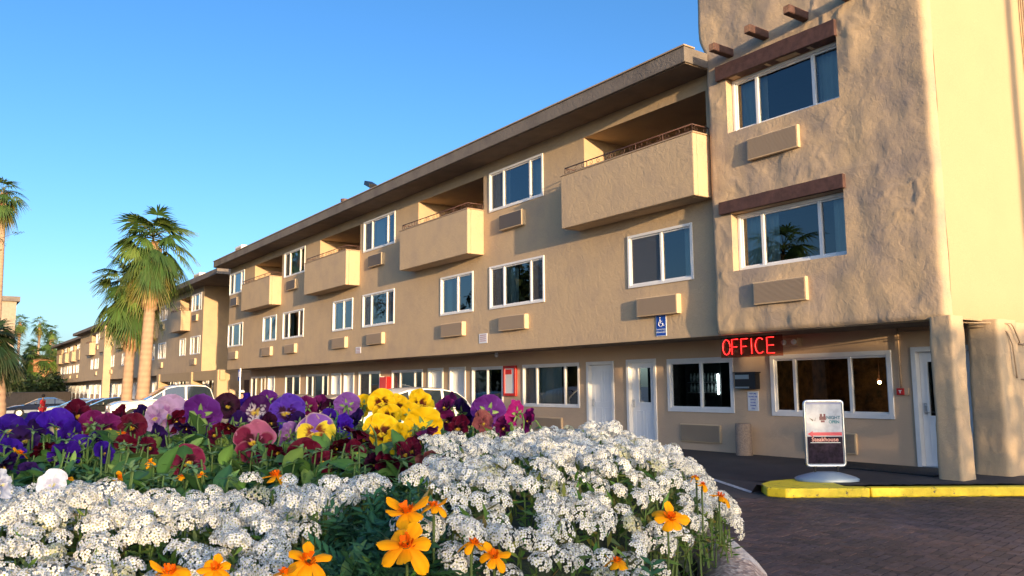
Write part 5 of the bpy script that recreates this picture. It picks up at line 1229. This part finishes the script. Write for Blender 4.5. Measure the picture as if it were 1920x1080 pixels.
# ---------------------------------------------------------------- planter with flowers
FX=Vector((-sy,cy,0)); RX=Vector((cy,sy,0))
def W(F,Rr,z): return FX*F+RX*Rr+Vector((0,0,z))
Fc,Rc,Ri=1.243,-.725,.985
ctr=W(Fc,Rc,0)
t=thing('planter','round exposed aggregate concrete planter overflowing with pansies, alyssum and marigolds','planter',(ctr.x,ctr.y,0))
mb=MB(); n=96
prof=[(.62,.0),(.64,.30),(.70,.5),(.86,.95),(1.0,1.22),(1.05,1.29),(1.066,1.33),(1.060,1.362),(1.040,1.380),(1.01,1.385),(.985,1.375),(.975,1.34),(.97,1.25)]
for (q,z) in prof:
    for k in range(n):
        a=2*math.pi*k/n; d=.003*nz(math.cos(a)*6,math.sin(a)*6,z*6); mb.v.append((ctr.x+(q+d)*math.cos(a),ctr.y+(q+d)*math.sin(a),z))
mb.f=[(j*n+k,j*n+(k+1)%n,(j+1)*n+(k+1)%n,(j+1)*n+k) for j in range(len(prof)-1) for k in range(n)]
mb.build('bowl',M['agg'],t,smooth=True)
def hs(F,Rr):
    q=(Ri+.07*max(0,min(1,(Rr+.15)/.15))*ss(.70,1.0,F))-math.hypot(F-Fc,Rr-Rc)
    m_=.100 if Rr<-.2 else (.131 if Rr>-.1 else .100+.031*(Rr+.2)/.1)
    return 1.385+m_*(1-math.exp(-max(q+.03,0)/(.10 if Rr<-.1 else .065)))
def hl(F): # leaf canopy of the pansies
    xs=[.0,.85,.95,1.05,1.2,1.4,2.4]; d=[.20,.125,.110,.098,.085,.082,.09]
    for i in range(6):
        if xs[i]<=F<=xs[i+1]: return 1.6-(d[i]+(d[i+1]-d[i])*(F-xs[i])/(xs[i+1]-xs[i]))
    return 1.5
def aly(F,Rr):
    """1 inside the alyssum planting"""
    if Rr<-.13: 
        edge=.90+.03*math.sin(Rr*22)+(.0 if Rr<-.35 else 0)
        if F<.75 and Rr>-.165: return False
        return F<edge and Rr<-.13-.02*math.sin(F*30)
    if F>1.0: return Rr>-.105+(F-1)*.27+.02*math.sin(F*40)
    return Rr>-.085+.015*math.sin(F*40)
# soil / shade mass
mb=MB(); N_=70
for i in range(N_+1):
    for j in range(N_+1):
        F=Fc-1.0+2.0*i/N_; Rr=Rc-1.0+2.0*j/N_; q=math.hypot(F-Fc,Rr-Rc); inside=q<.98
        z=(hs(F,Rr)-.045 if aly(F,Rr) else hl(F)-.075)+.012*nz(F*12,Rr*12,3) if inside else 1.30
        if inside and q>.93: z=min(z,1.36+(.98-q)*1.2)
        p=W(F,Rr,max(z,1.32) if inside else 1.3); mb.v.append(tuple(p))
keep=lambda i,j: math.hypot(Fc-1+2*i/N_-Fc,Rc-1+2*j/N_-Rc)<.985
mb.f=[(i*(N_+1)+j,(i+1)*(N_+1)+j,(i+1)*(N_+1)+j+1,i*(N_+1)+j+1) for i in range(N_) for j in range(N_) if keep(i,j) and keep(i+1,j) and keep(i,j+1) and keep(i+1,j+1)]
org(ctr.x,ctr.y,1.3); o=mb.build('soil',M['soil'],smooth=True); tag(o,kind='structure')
# --- alyssum: numpy builder
rs=np.random.RandomState(4)
VV=[];CC=[];FF=[];LL=[]; nv=0
def mesh_np(name,V,Cc,face_sizes,idx,m_,o_):
    me=bpy.data.meshes.new(name); V=np.asarray(V,dtype=np.float32)-np.array(o_,dtype=np.float32)
    me.vertices.add(len(V)); me.vertices.foreach_set('co',V.ravel()); me.loops.add(len(idx)); me.loops.foreach_set('vertex_index',np.asarray(idx,dtype=np.int32))
    fs=np.asarray(face_sizes,dtype=np.int32); st=np.concatenate([[0],np.cumsum(fs)[:-1]]).astype(np.int32)
    me.polygons.add(len(fs)); me.polygons.foreach_set('loop_start',st); me.polygons.foreach_set('loop_total',fs); me.update(calc_edges=True)
    ca=me.color_attributes.new('Col','FLOAT_COLOR','POINT'); A_=np.ones((len(V),4),dtype=np.float32); A_[:,:3]=Cc; ca.data.foreach_set('color',A_.ravel())
    me.materials.append(m_); ob=bpy.data.objects.new(name,me); C.objects.link(ob); ob.location=o_; return ob
# floret template: 4 rounded petals (6-gon each) + centre
def floret_template():
    V=[];Cw=[];sz=[];ix=[]
    for p in range(4):
        a=p*math.pi/2; ca,sa=math.cos(a),math.sin(a); b=len(V)
        for (x,y,z) in ((.18,-.06,.0),(.52,-.46,.05),(.92,-.36,.02),(1.04,.0,.0),(.92,.36,.02),(.52,.46,.05),(.18,.06,.0)):
            V.append((x*ca-y*sa,x*sa+y*ca,z)); Cw.append(0)
        sz.append(7); ix+=list(range(b,b+7))
    b=len(V)
    for k in range(5):
        a=2*math.pi*k/5; V.append((.30*math.cos(a),.30*math.sin(a),.09)); Cw.append(1)
    sz.append(5); ix+=list(range(b,b+5))
    return np.array(V),np.array(Cw),sz,ix
TV,TC,TS,TI=floret_template(); TI=np.array(TI)
def frame_from(n):
    n=n/np.linalg.norm(n); a=np.cross(n,[.3,.1,1.0] if abs(n[2])<.9 else [1,0,0]); a/=np.linalg.norm(a); return a,np.cross(n,a),n
def alyssum(name,label,sel,ncl,seed,o_):
    rr=np.random.RandomState(seed); V=[];Cl=[];S=[];I=[]; nvx=0; stems=MB(); placed=[]; tries=0; cell={}
    while len(placed)<ncl and tries<ncl*40:
        tries+=1
        F=rr.uniform(.25,1.95); Rr_=rr.uniform(-.95,.36); q=math.hypot(F-Fc,Rr_-Rc)
        if q>(.972+.058*ss(.82,1.1,F)) or not aly(F,Rr_) or not sel(F,Rr_): continue
        if abs(Rr_)/max(F,.01)>.72 and Rr_<0: continue
        if F<.36: continue
        h=hs(F,Rr_); bump=.026*nz(F*9,Rr_*9,seed)+.012*nz(F*22,Rr_*22,1)
        if nz(F*7+5,Rr_*7,2.2)>.24+ .1*rr.rand() : continue  # gaps
        z=h+bump+rr.uniform(-.012,.010)
        if q>.88: z=min(z,1.395+(1.0+.06*ss(.75,1.0,F)-q)*1.05+rr.uniform(-.02,.01))
        if any((F-m_[0]+.012)**2+(Rr_-m_[1])**2<(m_[3]*.75)**2 for m_ in MARIGOLDS): continue
        key=(int(F/.0195),int(Rr_/.0195)); 
        if cell.get(key,0)>=1: continue
        cell[key]=cell.get(key,0)+1
        placed.append((F,Rr_,z,q))
    for (F,Rr_,z,q) in placed:
        c=W(F,Rr_,z); c=np.array(c)
        # outward lean
        g=np.array(RX)*( (Rr_-Rc)/max(q,.1))+np.array(FX)*((F-Fc)/max(q,.1))
        ax=np.array([0,0,1.0])+g*(.25+.75*max(0,q-.75)/.2)+rr.normal(0,.22,3); ax/=np.linalg.norm(ax)
        a,b,n_=frame_from(ax); Rd=rr.uniform(.0095,.0140); nf=int(rr.uniform(32,48)); col0=rr.uniform(.70,.86); brown=rr.rand()<.05
        for k in range(nf):
            t_=math.sqrt((k+.5)/nf)*1.35; ph=k*2.39996+rr.uniform(-.2,.2); st_=math.sin(t_)
            d=a*math.cos(ph)*st_+b*math.sin(ph)*st_+n_*math.cos(t_); p=c+d*Rd*np.array([1,1,1])+ -n_*Rd*.35
            fa,fb,fn=frame_from(d+rr.normal(0,.25,3)); th=rr.uniform(0,6.28); fa,fb=fa*math.cos(th)+fb*math.sin(th),fb*math.cos(th)-fa*math.sin(th)
            s_=rr.uniform(.0021,.0025)*(1.0 if k>3 else .7)
            V.append(p+(TV[:,0:1]*fa+TV[:,1:2]*fb+TV[:,2:3]*fn)*s_)
            wcol=(np.array([col0*1.0,col0*.985,col0*.93]) if not brown else np.array([.55,.54,.38]))*rr.uniform(.92,1.05); cc=np.where(TC[:,None]==1,np.array([[.34,.36,.05]]) if k>2 else np.array([[.40,.46,.12]]),wcol[None,:])
            Cl.append(cc); S+=TS; I.append(TI+nvx); nvx+=len(TV)
        # stem and narrow leaves
        root=Vector(c)-Vector(ax)*.012; low=root-Vector((0,0,.07))+Vector(rr.normal(0,.008,3).tolist())
        stems.tube([low,root],[.0011,.0009],3,col=(.10,.17,.04),caps=False)
        for k in range(9):
            p=low.lerp(root,rr.uniform(.1,1.05)); u=Vector((rr.normal(),rr.normal(),rr.uniform(-.1,.9))).normalized(); v=u.orthogonal().normalized(); l=rr.uniform(.010,.019)
            gcol=(.09,.16,.035) if rr.rand()<.7 else (.20,.24,.06)
            stems.add([p,p+u*l*.5+v*.0016,p+u*l,p+u*l*.5-v*.0016],[(0,1,2,3)],tuple(x*rr.uniform(.6,1.3) for x in gcol))
    for k in range(9000):
        F=rr.uniform(.36,1.6); Rr_=rr.uniform(-.9,.32); q=math.hypot(F-Fc,Rr_-Rc)
        if q>.985 or not aly(F,Rr_) or not sel(F,Rr_): continue
        p=W(F,Rr_,hs(F,Rr_)-.045+.035*rr.rand()-max(0,q-.9)*.35); u=Vector((rr.normal(),rr.normal(),rr.uniform(0,1.3))).normalized(); v=u.orthogonal().normalized(); l=rr.uniform(.014,.026)
        gcol=((.09,.17,.035),(.15,.22,.05),(.22,.24,.07))[rr.randint(3)]
        stems.add([p,p+u*l*.5+v*.0022,p+u*l,p+u*l*.5-v*.0022],[(0,1,2,3)],tuple(x*rr.uniform(.6,1.3) for x in gcol))
    ob=mesh_np(name,np.concatenate(V),np.concatenate(Cl),S,np.concatenate(I),M['alyssum'],o_)
    tag(ob,label,'flowers',kind='stuff')
    org(*o_); st=stems.build('stems',M['leafv'],ob,fix=False); st.location=(0,0,0); return ob
alyssum('alyssum','mass of tiny white alyssum along the near left edge of the planter','L' and (lambda F,Rr:Rr<-.12),1400,1,tuple(W(.7,-.4,1.45)))
alyssum('alyssum','mound of tiny white alyssum spilling over the right rim of the planter',(lambda F,Rr:Rr>=-.12),1900,2,tuple(W(1.0,.05,1.45)))
# --- leaves under the pansies
r=random.Random(77)
def leaf(mb,p,u,n_,l,wd,col,cup=.25,seg=4):
    v=u.cross(n_).normalized(); n_=v.cross(u).normalized(); vs=[];cs=[]
    for k in range(seg+1):
        t=k/seg; w_=wd*math.sin(math.pi*min(1,(t*.92+.06)))**.8; c=p+u*l*t-n_*cup*l*t*t
        vs+=[c-v*w_+n_*w_*.35,c,c+v*w_+n_*w_*.35]
        q=1.0 ; cs+=[tuple(x*q for x in col),tuple(min(1,x*1.5) for x in col),tuple(x*q for x in col)]
    fs=[]
    for k in range(seg):
        a=3*k; fs+=[(a,a+1,a+4,a+3),(a+1,a+2,a+5,a+4)]
    mb.add(vs,fs,cs)
mb=MB()
GR=[(.07,.16,.035),(.11,.21,.045),(.045,.12,.035),(.15,.25,.06),(.05,.14,.055)]
cnt=0
while cnt<5200:
    F=r.uniform(.55,1.6); Rr_=r.uniform(-1.0,.12); q=math.hypot(F-Fc,Rr_-Rc)
    if q>.95 or aly(F,Rr_): continue
    if abs(Rr_)/F>.72: continue
    cnt+=1
    z=hl(F)-.065*r.random()**1.3+.012*nz(F*8,Rr_*8,9)
    if F<.85: z=min(z,hs(F,Rr_)-.02-.03*r.random())
    p=W(F,Rr_,z); u=Vector((r.gauss(0,1),r.gauss(0,1),r.uniform(-.1,1.4))).normalized(); n_=Vector((r.gauss(0,.5),r.gauss(0,.5),1)).normalized()
    big=r.random()<.22; l=r.uniform(.026,.048) if big else r.uniform(.012,.028); leaf(mb,p,u,n_,l,l*(.30 if big else .20),jit(GR[r.randrange(5)],.25,r),cup=r.uniform(.1,.5))
for i in range(900): # upright stems
    F=r.uniform(.85,1.5); Rr_=r.uniform(-1.0,.10); q=math.hypot(F-Fc,Rr_-Rc)
    if q>.95 or aly(F,Rr_): continue
    z=hl(F)+r.uniform(-.01,.03); p=W(F,Rr_,z); b=p+Vector((r.gauss(0,.01),r.gauss(0,.01),-.07))
    mb.tube([b,b.lerp(p,.5)+Vector((r.gauss(0,.004),r.gauss(0,.004),0)),p],[.0016,.0014,.0012],4,col=jit((.11,.20,.06),.2,r),caps=False)
    if r.random()<.45:  # green sepal star / seed head
        for k in range(5):
            a=k*1.2566; u=Vector((math.cos(a),math.sin(a),r.uniform(-.3,.8))).normalized(); leaf(mb,p,u,Vector((0,0,1)),r.uniform(.010,.016),.0028,jit((.16,.26,.09),.2,r),cup=.2,seg=3)
o_=W(1.2,-.4,1.45); org(*o_); o=mb.build('pansy_foliage',M['leafv'],fix=False,smooth=True); tag(o,'tangled green leaves and stems under the pansies','leaves',kind='stuff')
# feathery marigold foliage in the centre gap and at the right rim
mb=MB()
for (F0,R0,sp,n_) in ((.60,-.10,.055,300),(.72,-.115,.045,200),(.68,.125,.028,110),(.55,-.045,.035,90)):
    for i in range(n_):
        F=F0+r.gauss(0,sp*.7); Rr_=R0+r.gauss(0,sp*.45)
        if math.hypot(F-Fc,Rr_-Rc)>1.02: continue
        z=min(hs(F,Rr_)-.022-.045*r.random(),1.6-.12*F-.03); p=W(F,Rr_,z); u=Vector((r.gauss(0,.7),r.gauss(0,.7),r.uniform(.1,1))).normalized(); n2_=Vector((r.gauss(0,.5),r.gauss(0,.5),1)).normalized()
        col=jit((.03,.10,.045),.3,r); L_=r.uniform(.022,.042); v=u.cross(n2_).normalized()
        for k in range(5):
            q=p+u*L_*(.2+.18*k)
            for s_ in (-1,1): leaf(mb,q,(u*.7+v*s_).normalized(),n2_,.013,.0024,col,cup=.2,seg=2)
        leaf(mb,p,u,n2_,L_,.002,col,seg=3)
org(*W(.65,0,1.45)); o=mb.build('marigold_foliage',M['leafv'],fix=False,smooth=True); tag(o,'dark feathery marigold leaves between the two alyssum masses','leaves',kind='stuff')
# --- pansies
PC={ # outer, blotch, centre, edge, upper petals
'violet':((.045,.01,.30),(.02,.004,.12),(.5,.4,.1),(.08,.03,.42),None),'violeteye':((.06,.012,.42),(.03,.0,.2),(.8,.75,.5),(.10,.05,.5),None),
'violetdark':((.09,.03,.42),(.035,.002,.03),(.5,.35,.05),(.17,.09,.55),None),'wine':((.105,.003,.02),(.02,.002,.008),(.5,.3,.02),(.19,.03,.08),None),
'wineface':((.17,.008,.05),(.035,.002,.012),(.75,.5,.04),(.40,.10,.18),None),'winelight':((.18,.012,.05),(.06,.004,.015),(.7,.45,.03),(.55,.25,.32),(.38,.10,.20)),
'magenta':((.17,.012,.11),(.05,.003,.03),(.6,.4,.05),(.30,.05,.22),None),'pinkmag':((.32,.012,.17),(.10,.0,.05),(.6,.4,.05),(.40,.06,.30),None),
'dark':((.028,.008,.09),(.01,.003,.02),(.4,.3,.03),(.05,.015,.15),None),'black':((.030,.003,.022),(.008,.001,.006),(.4,.3,.03),(.05,.008,.04),None),
'purple':((.115,.018,.22),(.05,.006,.10),(.6,.5,.1),(.20,.06,.36),None),'purplepale':((.24,.09,.42),(.09,.02,.2),(.6,.5,.1),(.32,.16,.5),None),
'whisker':((.055,.008,.09),(.62,.55,.62),(.7,.5,.1),(.07,.012,.12),None),'lilac':((.52,.34,.58),(.34,.15,.40),(.6,.5,.1),(.62,.46,.66),None),
'yellow':((.86,.52,.006),(.09,.012,.004),(.75,.55,.02),(.80,.62,.05),None),'yellowpurple':((.74,.56,.03),(.20,.05,.02),(.7,.5,.02),(.76,.62,.2),(.20,.08,.38)),
'lilacpurple':((.28,.13,.40),(.10,.02,.14),(.6,.5,.1),(.5,.36,.6),None),'plum':((.20,.02,.11),(.09,.006,.045),(.5,.3,.02),(.26,.05,.18),None),
'faded':((.24,.07,.075),(.16,.04,.05),(.3,.2,.05),(.32,.15,.13),None),'white':((.72,.74,.80),(.5,.5,.62),(.7,.6,.2),(.76,.78,.84),None)}
for k_,v_ in list(PC.items()):
    if k_ not in ('yellow','white','yellowpurple'): PC[k_]=tuple(None if c is None else tuple(x*.78 for x in c) for c in v_)
def mixc(a,b,t): return tuple(x+(y-x)*t for x,y in zip(a,b))
def pansy_mesh(kind,view,seed):
    r=random.Random(seed); mb=MB(); o_,bl,ce,ed,upc=PC[kind]
    # petals: angle, length, width, layer, upper?
    pet=[(60,.52,.37,-.070,1),(120,.50,.37,-.095,1),(6,.49,.29,-.030,0),(174,.49,.29,-.038,0),(-90,.50,.38,.0,0)]
    fold={'f':.05,'b':.04,'s':.30,'d':.75}[view]
    for (a,Lp,Wp,lay,upp) in pet:
        a=R(a+r.uniform(-6,6)); Lp*=r.uniform(.92,1.06); Wp*=r.uniform(.9,1.08)*(1-.25*fold); d=Vector((math.cos(a),math.sin(a),0)); p_=Vector((-d.y,d.x,0)); cen=d*Lp*.50
        NR,NA=6,22; base=len(mb.v); ph=r.uniform(0,6.28); ph2=r.uniform(0,6.28); curl=fold*r.uniform(.6,1.2)*(1 if not upp else .7)
        for i in range(NR+1):
            q=i/NR
            for k in range(NA):
                t=2*math.pi*k/NA; x=math.cos(t)*q*Lp*.56; y=math.sin(t)*q*Wp*(1+.18*math.cos(t))
                if math.cos(t)>.8: x*=1-.05*q
                x2=x+Lp*.5; rad=math.hypot(x2,y)
                z=lay+.050*q*q*math.sin(3*t+ph)+.034*q**3*math.sin(7*t+ph2)+.16*rad*rad*(.25+curl)*2 + curl*1.2*(y*y)*(1 if upp else 1.3)
                z-=.06*(1-min(1,rad/.2))
                y2=y*(1-curl*.35)
                mb.v.append(tuple(d*x2+p_*y2+Vector((0,0,z))))
                dd=min(1,rad/.62); oc=upc if (upc and upp) else o_
                c=oc
                streak=.10*math.sin(math.atan2(y,x2+.001)*26)
                if not upp:
                    lim=.46 if kind!='whisker' else .5
                    tt=(dd+streak*.6)
                    if tt<lim: c=mixc(bl,oc,max(0,(tt-lim*.72)/(lim*.28)))
                    if kind=='whisker' and tt<lim: c=mixc((.04,.006,.06),bl,1 if math.sin(math.atan2(y,x2+.001)*22)>-.1 else 0) if tt>.16 else ce
                    if rad<.11 and d.y<0: c=ce
                c=mixc(c,ed,max(0,(q-.86)/.14)*.45) if q>.86 else c
                v_=1+.13*math.sin(t*5+ph)*q+r.uniform(-.05,.05); mb.c.append(tuple(min(1,max(0,x_*v_)) for x_ in c))
        for i in range(NR):
            for k in range(NA): mb.f.append((base+i*NA+k,base+i*NA+(k+1)%NA,base+(i+1)*NA+(k+1)%NA,base+(i+1)*NA+k))
    pm_=mb.mesh('petals_'+kind,M['petal'],smooth=True,local=True)
    mb=MB()
    if kind not in ('white',): mb.sphere((0,-.02,.03),.035,8,6); mb.c=[(.65,.45,.03)]*len(mb.v)
    for k in range(5):
        a=2*math.pi*k/5+.3; u=Vector((math.cos(a),math.sin(a),-.25)).normalized(); leaf(mb,Vector((0,0,-.09)),u,Vector((0,0,-1)),.30,.055,jit((.17,.27,.09),.15,r),cup=.15,seg=4)
        leaf(mb,Vector((0,0,-.09)),(-u*.25+Vector((0,0,-1))).normalized(),u,.14,.05,jit((.17,.27,.09),.15,r),cup=.1,seg=3)
    sm_=mb.mesh('sepals',M['leafv'],smooth=True,local=True)
    return pm_,sm_
cam0=Vector((0,0,1.6)); cache={}; used_=set()
for i,(F,Rr_,z,s_,kind,view,lab) in enumerate(PANSIES):
    r=random.Random(100+i); key=(kind,view,i%2)
    if key not in cache: cache[key]=pansy_mesh(kind,view,200+i)
    z-=.07*s_; p=W(F,Rr_,z); tocam=(cam0-p).normalized(); side_=tocam.cross(Vector((0,0,1))).normalized()
    if view=='f': nrm=tocam+side_*r.uniform(-.5,.5)+Vector((0,0,r.uniform(.0,.25)))
    elif view=='b': nrm=-tocam+side_*r.uniform(-.5,.5)+Vector((0,0,r.uniform(.15,.4)))
    elif view=='s': nrm=tocam*r.uniform(.35,.9)*r.choice((1,1,-1))+side_*r.choice((-1,1))*.75+Vector((0,0,r.uniform(.1,.4)))
    else: nrm=tocam*r.uniform(.1,.6)+side_*r.uniform(-.7,.7)+Vector((0,0,r.uniform(-.75,-.25)))
    nrm.normalize(); upv=Vector((0,0,1))+side_*r.uniform(-.35,.35); xv=upv.cross(nrm).normalized(); yv=nrm.cross(xv)
    mt_=Matrix((xv,yv,nrm)).transposed().to_4x4()
    e=bpy.data.objects.new('pansy',None); C.objects.link(e); e.location=p; e.empty_display_size=.02
    tag(e,lab,'pansy','pansies in the middle of the planter')
    sc_=s_*(.88 if view in 'fb' else 1.05)
    for nm,me in zip(('petals','sepals'),cache[key]):
        c=bpy.data.objects.new(nm,me); C.objects.link(c); c.parent=e; c.matrix_local=mt_@Matrix.Diagonal((sc_,sc_,sc_,1))
    # stem, hooked behind the flower
    mb=MB(); back=Vector((0,0,0))-nrm*.09*sc_; gx_,gy_=r.uniform(-.012,.012),r.uniform(-.012,.012)
    zb_=-(z-(hl(F)-.05)) 
    q1=back-nrm*.012+Vector((0,0,.003)); q2=q1+Vector((gx_*.4-nrm.x*.008,gy_*.4-nrm.y*.008,-.012)); q3=Vector((q2.x+gx_,q2.y+gy_,min(zb_,-.06)))
    mb.tube([back,q1,q2,q2.lerp(q3,.5),q3],[.0017,.0016,.0015,.0015,.0017],5,col=(.12,.22,.06),caps=False); mb.build('stem',M['leafv'],e,local=True,smooth=True,fix=False)
# --- marigolds
def marigold_mesh(seed,view):
    r=random.Random(seed); mb=MB(); npt=r.choice((5,6,6,7))
    for k in range(npt):
        a=2*math.pi*k/npt+r.uniform(-.15,.15); d=Vector((math.cos(a),math.sin(a),0)); p_=Vector((-d.y,d.x,0)); Lp=r.uniform(.40,.54); Wp=r.uniform(.15,.21); base=len(mb.v); fl=r.uniform(-.75,.30); twist=r.uniform(-1.0,1.0)
        NL,NW=8,6
        for i in range(NL+1):
            t=i/NL; w_=Wp*(.35+.75*t-.05*t*t)*math.sqrt(max(0,1-max(0,(t-.62)/.40)**2)); 
            for j in range(NW+1):
                s_=-1+2*j/NW; x=.05+Lp*t*(1-.07*abs(s_)**2) -(.035 if abs(s_)<.2 and t>.9 else 0); y=w_*s_; z=.06*t+fl*t*t*.6-.10*s_*s_*w_*3+.012*math.sin(s_*9)*t+twist*y*t*.5
                mb.v.append(tuple(d*x+p_*y+Vector((0,0,z))))
                c=mixc((.90,.24,.002),(.95,.39,.004),min(1,t*1.3)); v_=1+.08*math.sin(s_*12); mb.c.append(tuple(min(1,q*v_) for q in c))
        for i in range(NL):
            for j in range(NW): q=base+i*(NW+1)+j; mb.f.append((q,q+1,q+NW+2,q+NW+1))
    for k in range(26): # crumpled centre
        a=r.uniform(0,6.28); q=r.random()**.5*.13; d=Vector((math.cos(a),math.sin(a),0)); p_=Vector((-d.y,d.x,0)); c=d*q; u=(d*.5+Vector((0,0,1))+Vector((r.gauss(0,.2),r.gauss(0,.2),0))).normalized(); l=r.uniform(.08,.16); w_=.035
        col=jit((.82,.14,.003),.12,r); mb.add([c-p_*w_*.5,c+p_*w_*.5,c+u*l+p_*w_,c+u*l*1.08+u.orthogonal()*.01,c+u*l-p_*w_],[(0,1,2,3,4)],col)
    a_=mb.mesh('marigold_petals',M['petal'],smooth=True,local=True)
    mb=MB(); mb.tube([(0,0,.02),(0,0,-.06),(0,0,-.26),(0,0,-.34)],[.10,.10,.075,.035],8,col=(.14,.19,.06),caps=False); b_=mb.mesh('calyx',M['leafv'],smooth=True,local=True)
    return a_,b_
mc=[marigold_mesh(300+k,'f') for k in range(6)]
for i,(F,Rr_,z,s_,view,lab) in enumerate(MARIGOLDS):
    r=random.Random(500+i); p=W(F,Rr_,z); tocam=(cam0-p).normalized(); side_=tocam.cross(Vector((0,0,1))).normalized()
    if view=='f': nrm=tocam*.8+Vector((0,0,.75))+side_*r.uniform(-.3,.3)
    elif view=='u': nrm=tocam*.45+Vector((0,0,1))+side_*r.uniform(-.3,.3)
    elif view=='s': nrm=Vector((0,0,1))+tocam*.12+side_*r.uniform(-.35,.35)
    else: nrm=Vector((0,0,1))
    nrm.normalize(); xv=Vector((r.gauss(0,1),r.gauss(0,1),r.gauss(0,1))).cross(nrm).normalized(); yv=nrm.cross(xv); mt_=Matrix((xv,yv,nrm)).transposed().to_4x4()
    e=bpy.data.objects.new('marigold',None); C.objects.link(e); e.location=p; e.empty_display_size=.02; tag(e,lab,'marigold','marigolds among the alyssum')
    for nm,me in zip(('petals','calyx'),mc[i%6]):
        c=bpy.data.objects.new(nm,me); C.objects.link(c); c.parent=e; c.matrix_local=mt_@Matrix.Diagonal((s_*.92,s_*.92,s_*(.92 if view!='d' else 1.6),1))
    mb=MB(); q0=-nrm*.33*s_; mb.tube([q0,q0+Vector((0,0,-.02)),Vector((q0.x*1.3,q0.y*1.3,-.085 if Rr_<.05 else -.05))],[.0012,.0011,.0012],5,col=(.11,.17,.05),caps=False); mb.build('stem',M['leafv'],e,local=True,smooth=True,fix=False)
